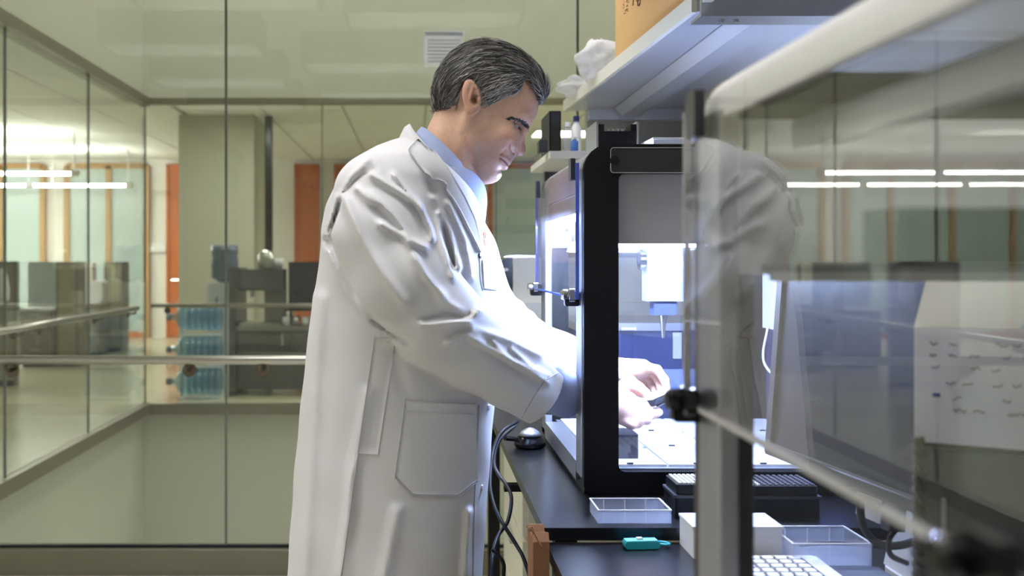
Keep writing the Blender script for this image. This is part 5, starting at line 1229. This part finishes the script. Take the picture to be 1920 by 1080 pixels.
# collar ring helpers: rings around the neck given in the photograph's plane
def collar(name, rings, m, parent, a0=-180, a1=180, n=40, th=0.003):
    V = []; A = np.radians(np.linspace(a0, a1, n))
    for layer in (0, 1):
        for back, front, w_, sk in rings:
            b, f = hp(*back), hp(*front); c = (b+f)/2; h = (f-b)/2; L = np.linalg.norm(h); hn = h/L
            for a in A:
                rr = 1-layer*th/max(L, 0.03)
                V.append(c+h*rr*math.cos(a)+np.array([0, (w_-layer*th)*math.sin(a), 0])+np.array([0, 0, sk*abs(math.sin(a))]))
    m_ = len(rings); Fc = []; o = m_*n
    for j in range(m_-1):
        for i in range(n-1):
            q = [j*n+i, j*n+i+1, (j+1)*n+i+1, (j+1)*n+i]; Fc.append(q); Fc.append([k+o for k in q[::-1]])
    for j in (0, m_-1):
        for i in range(n-1):
            q = [j*n+i, j*n+i+1, j*n+i+1+o, j*n+i+o]; Fc.append(q if j else q[::-1])
    for i in (0, n-1):
        for j in range(m_-1): Fc.append([j*n+i, (j+1)*n+i, (j+1)*n+i+o, j*n+i+o])
    return mk(name, (np.array(V), Fc), m, parent, smooth=True)
# ---- shirt
def f_shirt(P):
    d = sd_ell(P, hp(828, 372), (0.085, 0.105, 0.085), roty(-40))
    d = smin(d, sd_cap(P, hp(868, 372), hp(880, 470), 0.034, 0.03), 0.04)
    d = smin(d, sd_ell(P, hp(775, 600), (0.13, 0.15, 0.26)), 0.05)
    return smax(d, -sd_cap(P, hp(850, 215), hp(824, 330), 0.070, 0.058), 0.008)
SHIRT = mk('shirt', nets(f_shirt, (hp(640, 0)[0], YM-0.17, hp(0, 780)[2]), (hp(925, 0)[0], YM+0.17, hp(0, 280)[2]), 0.007, 2), M_shirt, PERSON, smooth=True, label='light blue button-down shirt')
collar('collar_stand', [((790, 240), (884, 334), 0.0640, 0.004), ((776, 262), (886, 362), 0.072, -0.004), ((770, 285), (884, 380), 0.080, -0.008)], M_shirt, SHIRT, -178, 178)
collar('collar_fold', [((789, 239), (884, 333), 0.0650, 0.004), ((779, 250), (890, 346), 0.0735, -0.004), ((765, 262), (893, 366), 0.081, -0.014)], M_shirt, SHIRT, 22, 338, th=0.002)
def button(c, n, r, parent, m):
    c = np.array(c); n = np.array(n)/np.linalg.norm(n)
    b = mk('button', tube([c, c+n*0.0022, c+n*0.0026], [r, r, r*0.8], 14), m, parent, smooth=True)
M_btn = mat('pearl_button', (208, 214, 228), 0.3); M_btnw = mat('white_button', (226, 226, 228), 0.35)
P_ = at(860, 325, 1.9125); button(P_, (0.35, -0.9, 0.1), 0.0052, SHIRT, M_btn)
# shirt cuffs at both wrists
def cuff(name, pts, m, parent, th=0.002, n=22):
    V = []; 
    for layer in (0, 1):
        for i, (a, b, c, r) in enumerate(pts):
            p = at(a, b, c); q0 = at(*pts[max(i-1, 0)][:3]); q1 = at(*pts[min(i+1, len(pts)-1)][:3]); t = (q1-q0)/np.linalg.norm(q1-q0)
            nx = np.cross(t, [0, 1.0, 0]); nx /= np.linalg.norm(nx); ny = np.cross(t, nx); rr = r*c/F-layer*th
            for k in range(n):
                an = 2*math.pi*k/n; wob = 1+0.04*math.sin(3*an+i)
                V.append(p+rr*wob*(math.cos(an)*nx+0.85*math.sin(an)*ny))
    m_ = len(pts); o = m_*n; Fc = []
    for j in range(m_-1):
        for k in range(n):
            q = [j*n+k, j*n+(k+1) % n, (j+1)*n+(k+1) % n, (j+1)*n+k]; Fc.append(q); Fc.append([z+o for z in q[::-1]])
    for k in range(n):
        for j in (0, m_-1): Fc.append([j*n+k, j*n+(k+1) % n, j*n+(k+1) % n+o, j*n+k+o])
    return mk(name, (np.array(V), Fc), m, parent, smooth=True)
cuff('cuff', [(985, 712, 1.87, 44), (1020, 728, 1.895, 45), (1050, 737, 1.92, 45), (1072, 744, 1.935, 43)], M_shirt, SHIRT)
cuff('cuff', [(1080, 684, 2.13, 36), (1110, 692, 2.125, 37), (1140, 697, 2.12, 36)], M_shirt, SHIRT)
button(at(1042, 766, 1.895), (0.1, -1, -0.3), 0.0055, SHIRT, M_btn)
# ---- coat collar and lapels
collar('collar', [((768, 231), (905, 352), 0.076, -0.026), ((758, 237), (905, 362), 0.086, -0.038), ((743, 266), (905, 388), 0.100, -0.062), ((742, 292), (900, 410), 0.104, -0.085)], M_coat, COAT, 62, 298, th=0.004)
poly_patch('lapel', strip_between([(784, 262), (806, 280), (836, 318), (866, 368), (886, 412), (899, 470)], [(766, 285), (794, 324), (834, 344), (832, 356), (858, 396), (897, 474)], 26, 7), 26, 7, 0.0005, 0.006, M_coat, COAT)
seam('placket_seam', [(898, 470), (900, 520), (905, 545)], 0.0012)
seam('front_edge', [(897, 760), (893, 850), (889, 930), (886, 1080)], 0.0016)
for (px, py) in ((915, 764), (903, 914)):
    Pt, N = on_coat([(px, py)], 0.0002); button(Pt[0], N[0], 0.0055, COAT, M_btnw)
Pt, N = on_coat([(899, 480)], 0.0002); button(Pt[0], N[0], 0.005, COAT, M_darkplastic)
poly_patch('emblem', strip_between([(905, 436), (909, 436)], [(908, 447), (910.5, 447)], 3, 4), 3, 4, 0.0, 0.0012, mat('orange_thread', (222, 120, 30), 0.8), COAT)
poly_patch('emblem', strip_between([(906.5, 449), (909.5, 448)], [(909, 461), (911, 460)], 3, 4), 3, 4, 0.0, 0.0012, MATS['orange_thread'], COAT)
poly_patch('breast_pocket', strip_between([(903, 488), (926, 492)], [(906, 540), (930, 545)], 6, 8), 6, 8, -0.001, 0.004, M_coat, COAT)
# ---- trousers and shoes
def f_trou(P):
    d = sd_ell(P, (ux(735, YM), YM, 0.93), (0.125, 0.165, 0.12))
    for s in (-1, 1):
        hip = np.array([ux(735, YM), YM+s*0.085, 0.92]); kn = np.array([ux(745, YM)+0.03, YM+s*0.10, 0.50]); an = np.array([ux(720, YM), YM+s*0.10, 0.10])
        d = smin(d, sd_cap(P, hip, kn, 0.10, 0.078), 0.03); d = smin(d, sd_cap(P, kn, an, 0.078, 0.066), 0.02)
    d = smax(d, 0.06-P[2], 0.004)
    return d+0.003*np.sin(40*P[2]+9*P[0])
mk('trousers', nets(f_trou, (-0.26, 1.72, 0.03), (0.2, 2.24, 1.06), 0.011, 1), M_trouser, PERSON, smooth=True)
for s in (-1, 1):
    a = np.array([ux(720, YM), YM+s*0.10, 0.0])
    def f_shoe(P, a=a):
        d = sd_ell(P, a+np.array([0.01, 0, 0.055]), (0.055, 0.042, 0.06)); d = smin(d, sd_ell(P, a+np.array([0.10, 0, 0.03]), (0.11, 0.046, 0.042)), 0.04)
        return smax(d, 0.001-P[2], 0.003)
    mk('shoe', nets(f_shoe, a+np.array([-0.08, -0.07, -0.01]), a+np.array([0.24, 0.07, 0.14]), 0.006, 1), M_shoe, PERSON, smooth=True)
# ---- the plate he holds
hd = empty('labware_plate', at(1232, 752, 2.03), 'dark flat plate with white top edge held in the man\'s fingers', 'plate')
def slab(pxs, th, m, name):
    up = np.array([[*at(*q)] for q in pxs]); lo = up-np.array([0.004, 0, th])
    mk(name, (np.vstack([up, lo]), [[0, 1, 2, 3], [7, 6, 5, 4], [0, 4, 5, 1], [1, 5, 6, 2], [2, 6, 7, 3], [3, 7, 4, 0]]), m, hd)
slab([(1199, 750, 2.00), (1228, 747, 2.00), (1264, 732, 2.045), (1226, 733, 2.075)][::-1], 0.004, M_whiteplastic, 'lid')
lowp = [(1200, 752, 2.0), (1230, 749, 2.00), (1265, 735, 2.045), (1228, 737, 2.075)]
slab(lowp[::-1], 0.013, M_darkplastic, 'well_block')
slab([(1203, 766, 2.00), (1232, 764, 2.00), (1271, 744, 2.045), (1232, 750, 2.075)][::-1], 0.003, M_silver, 'skirt')
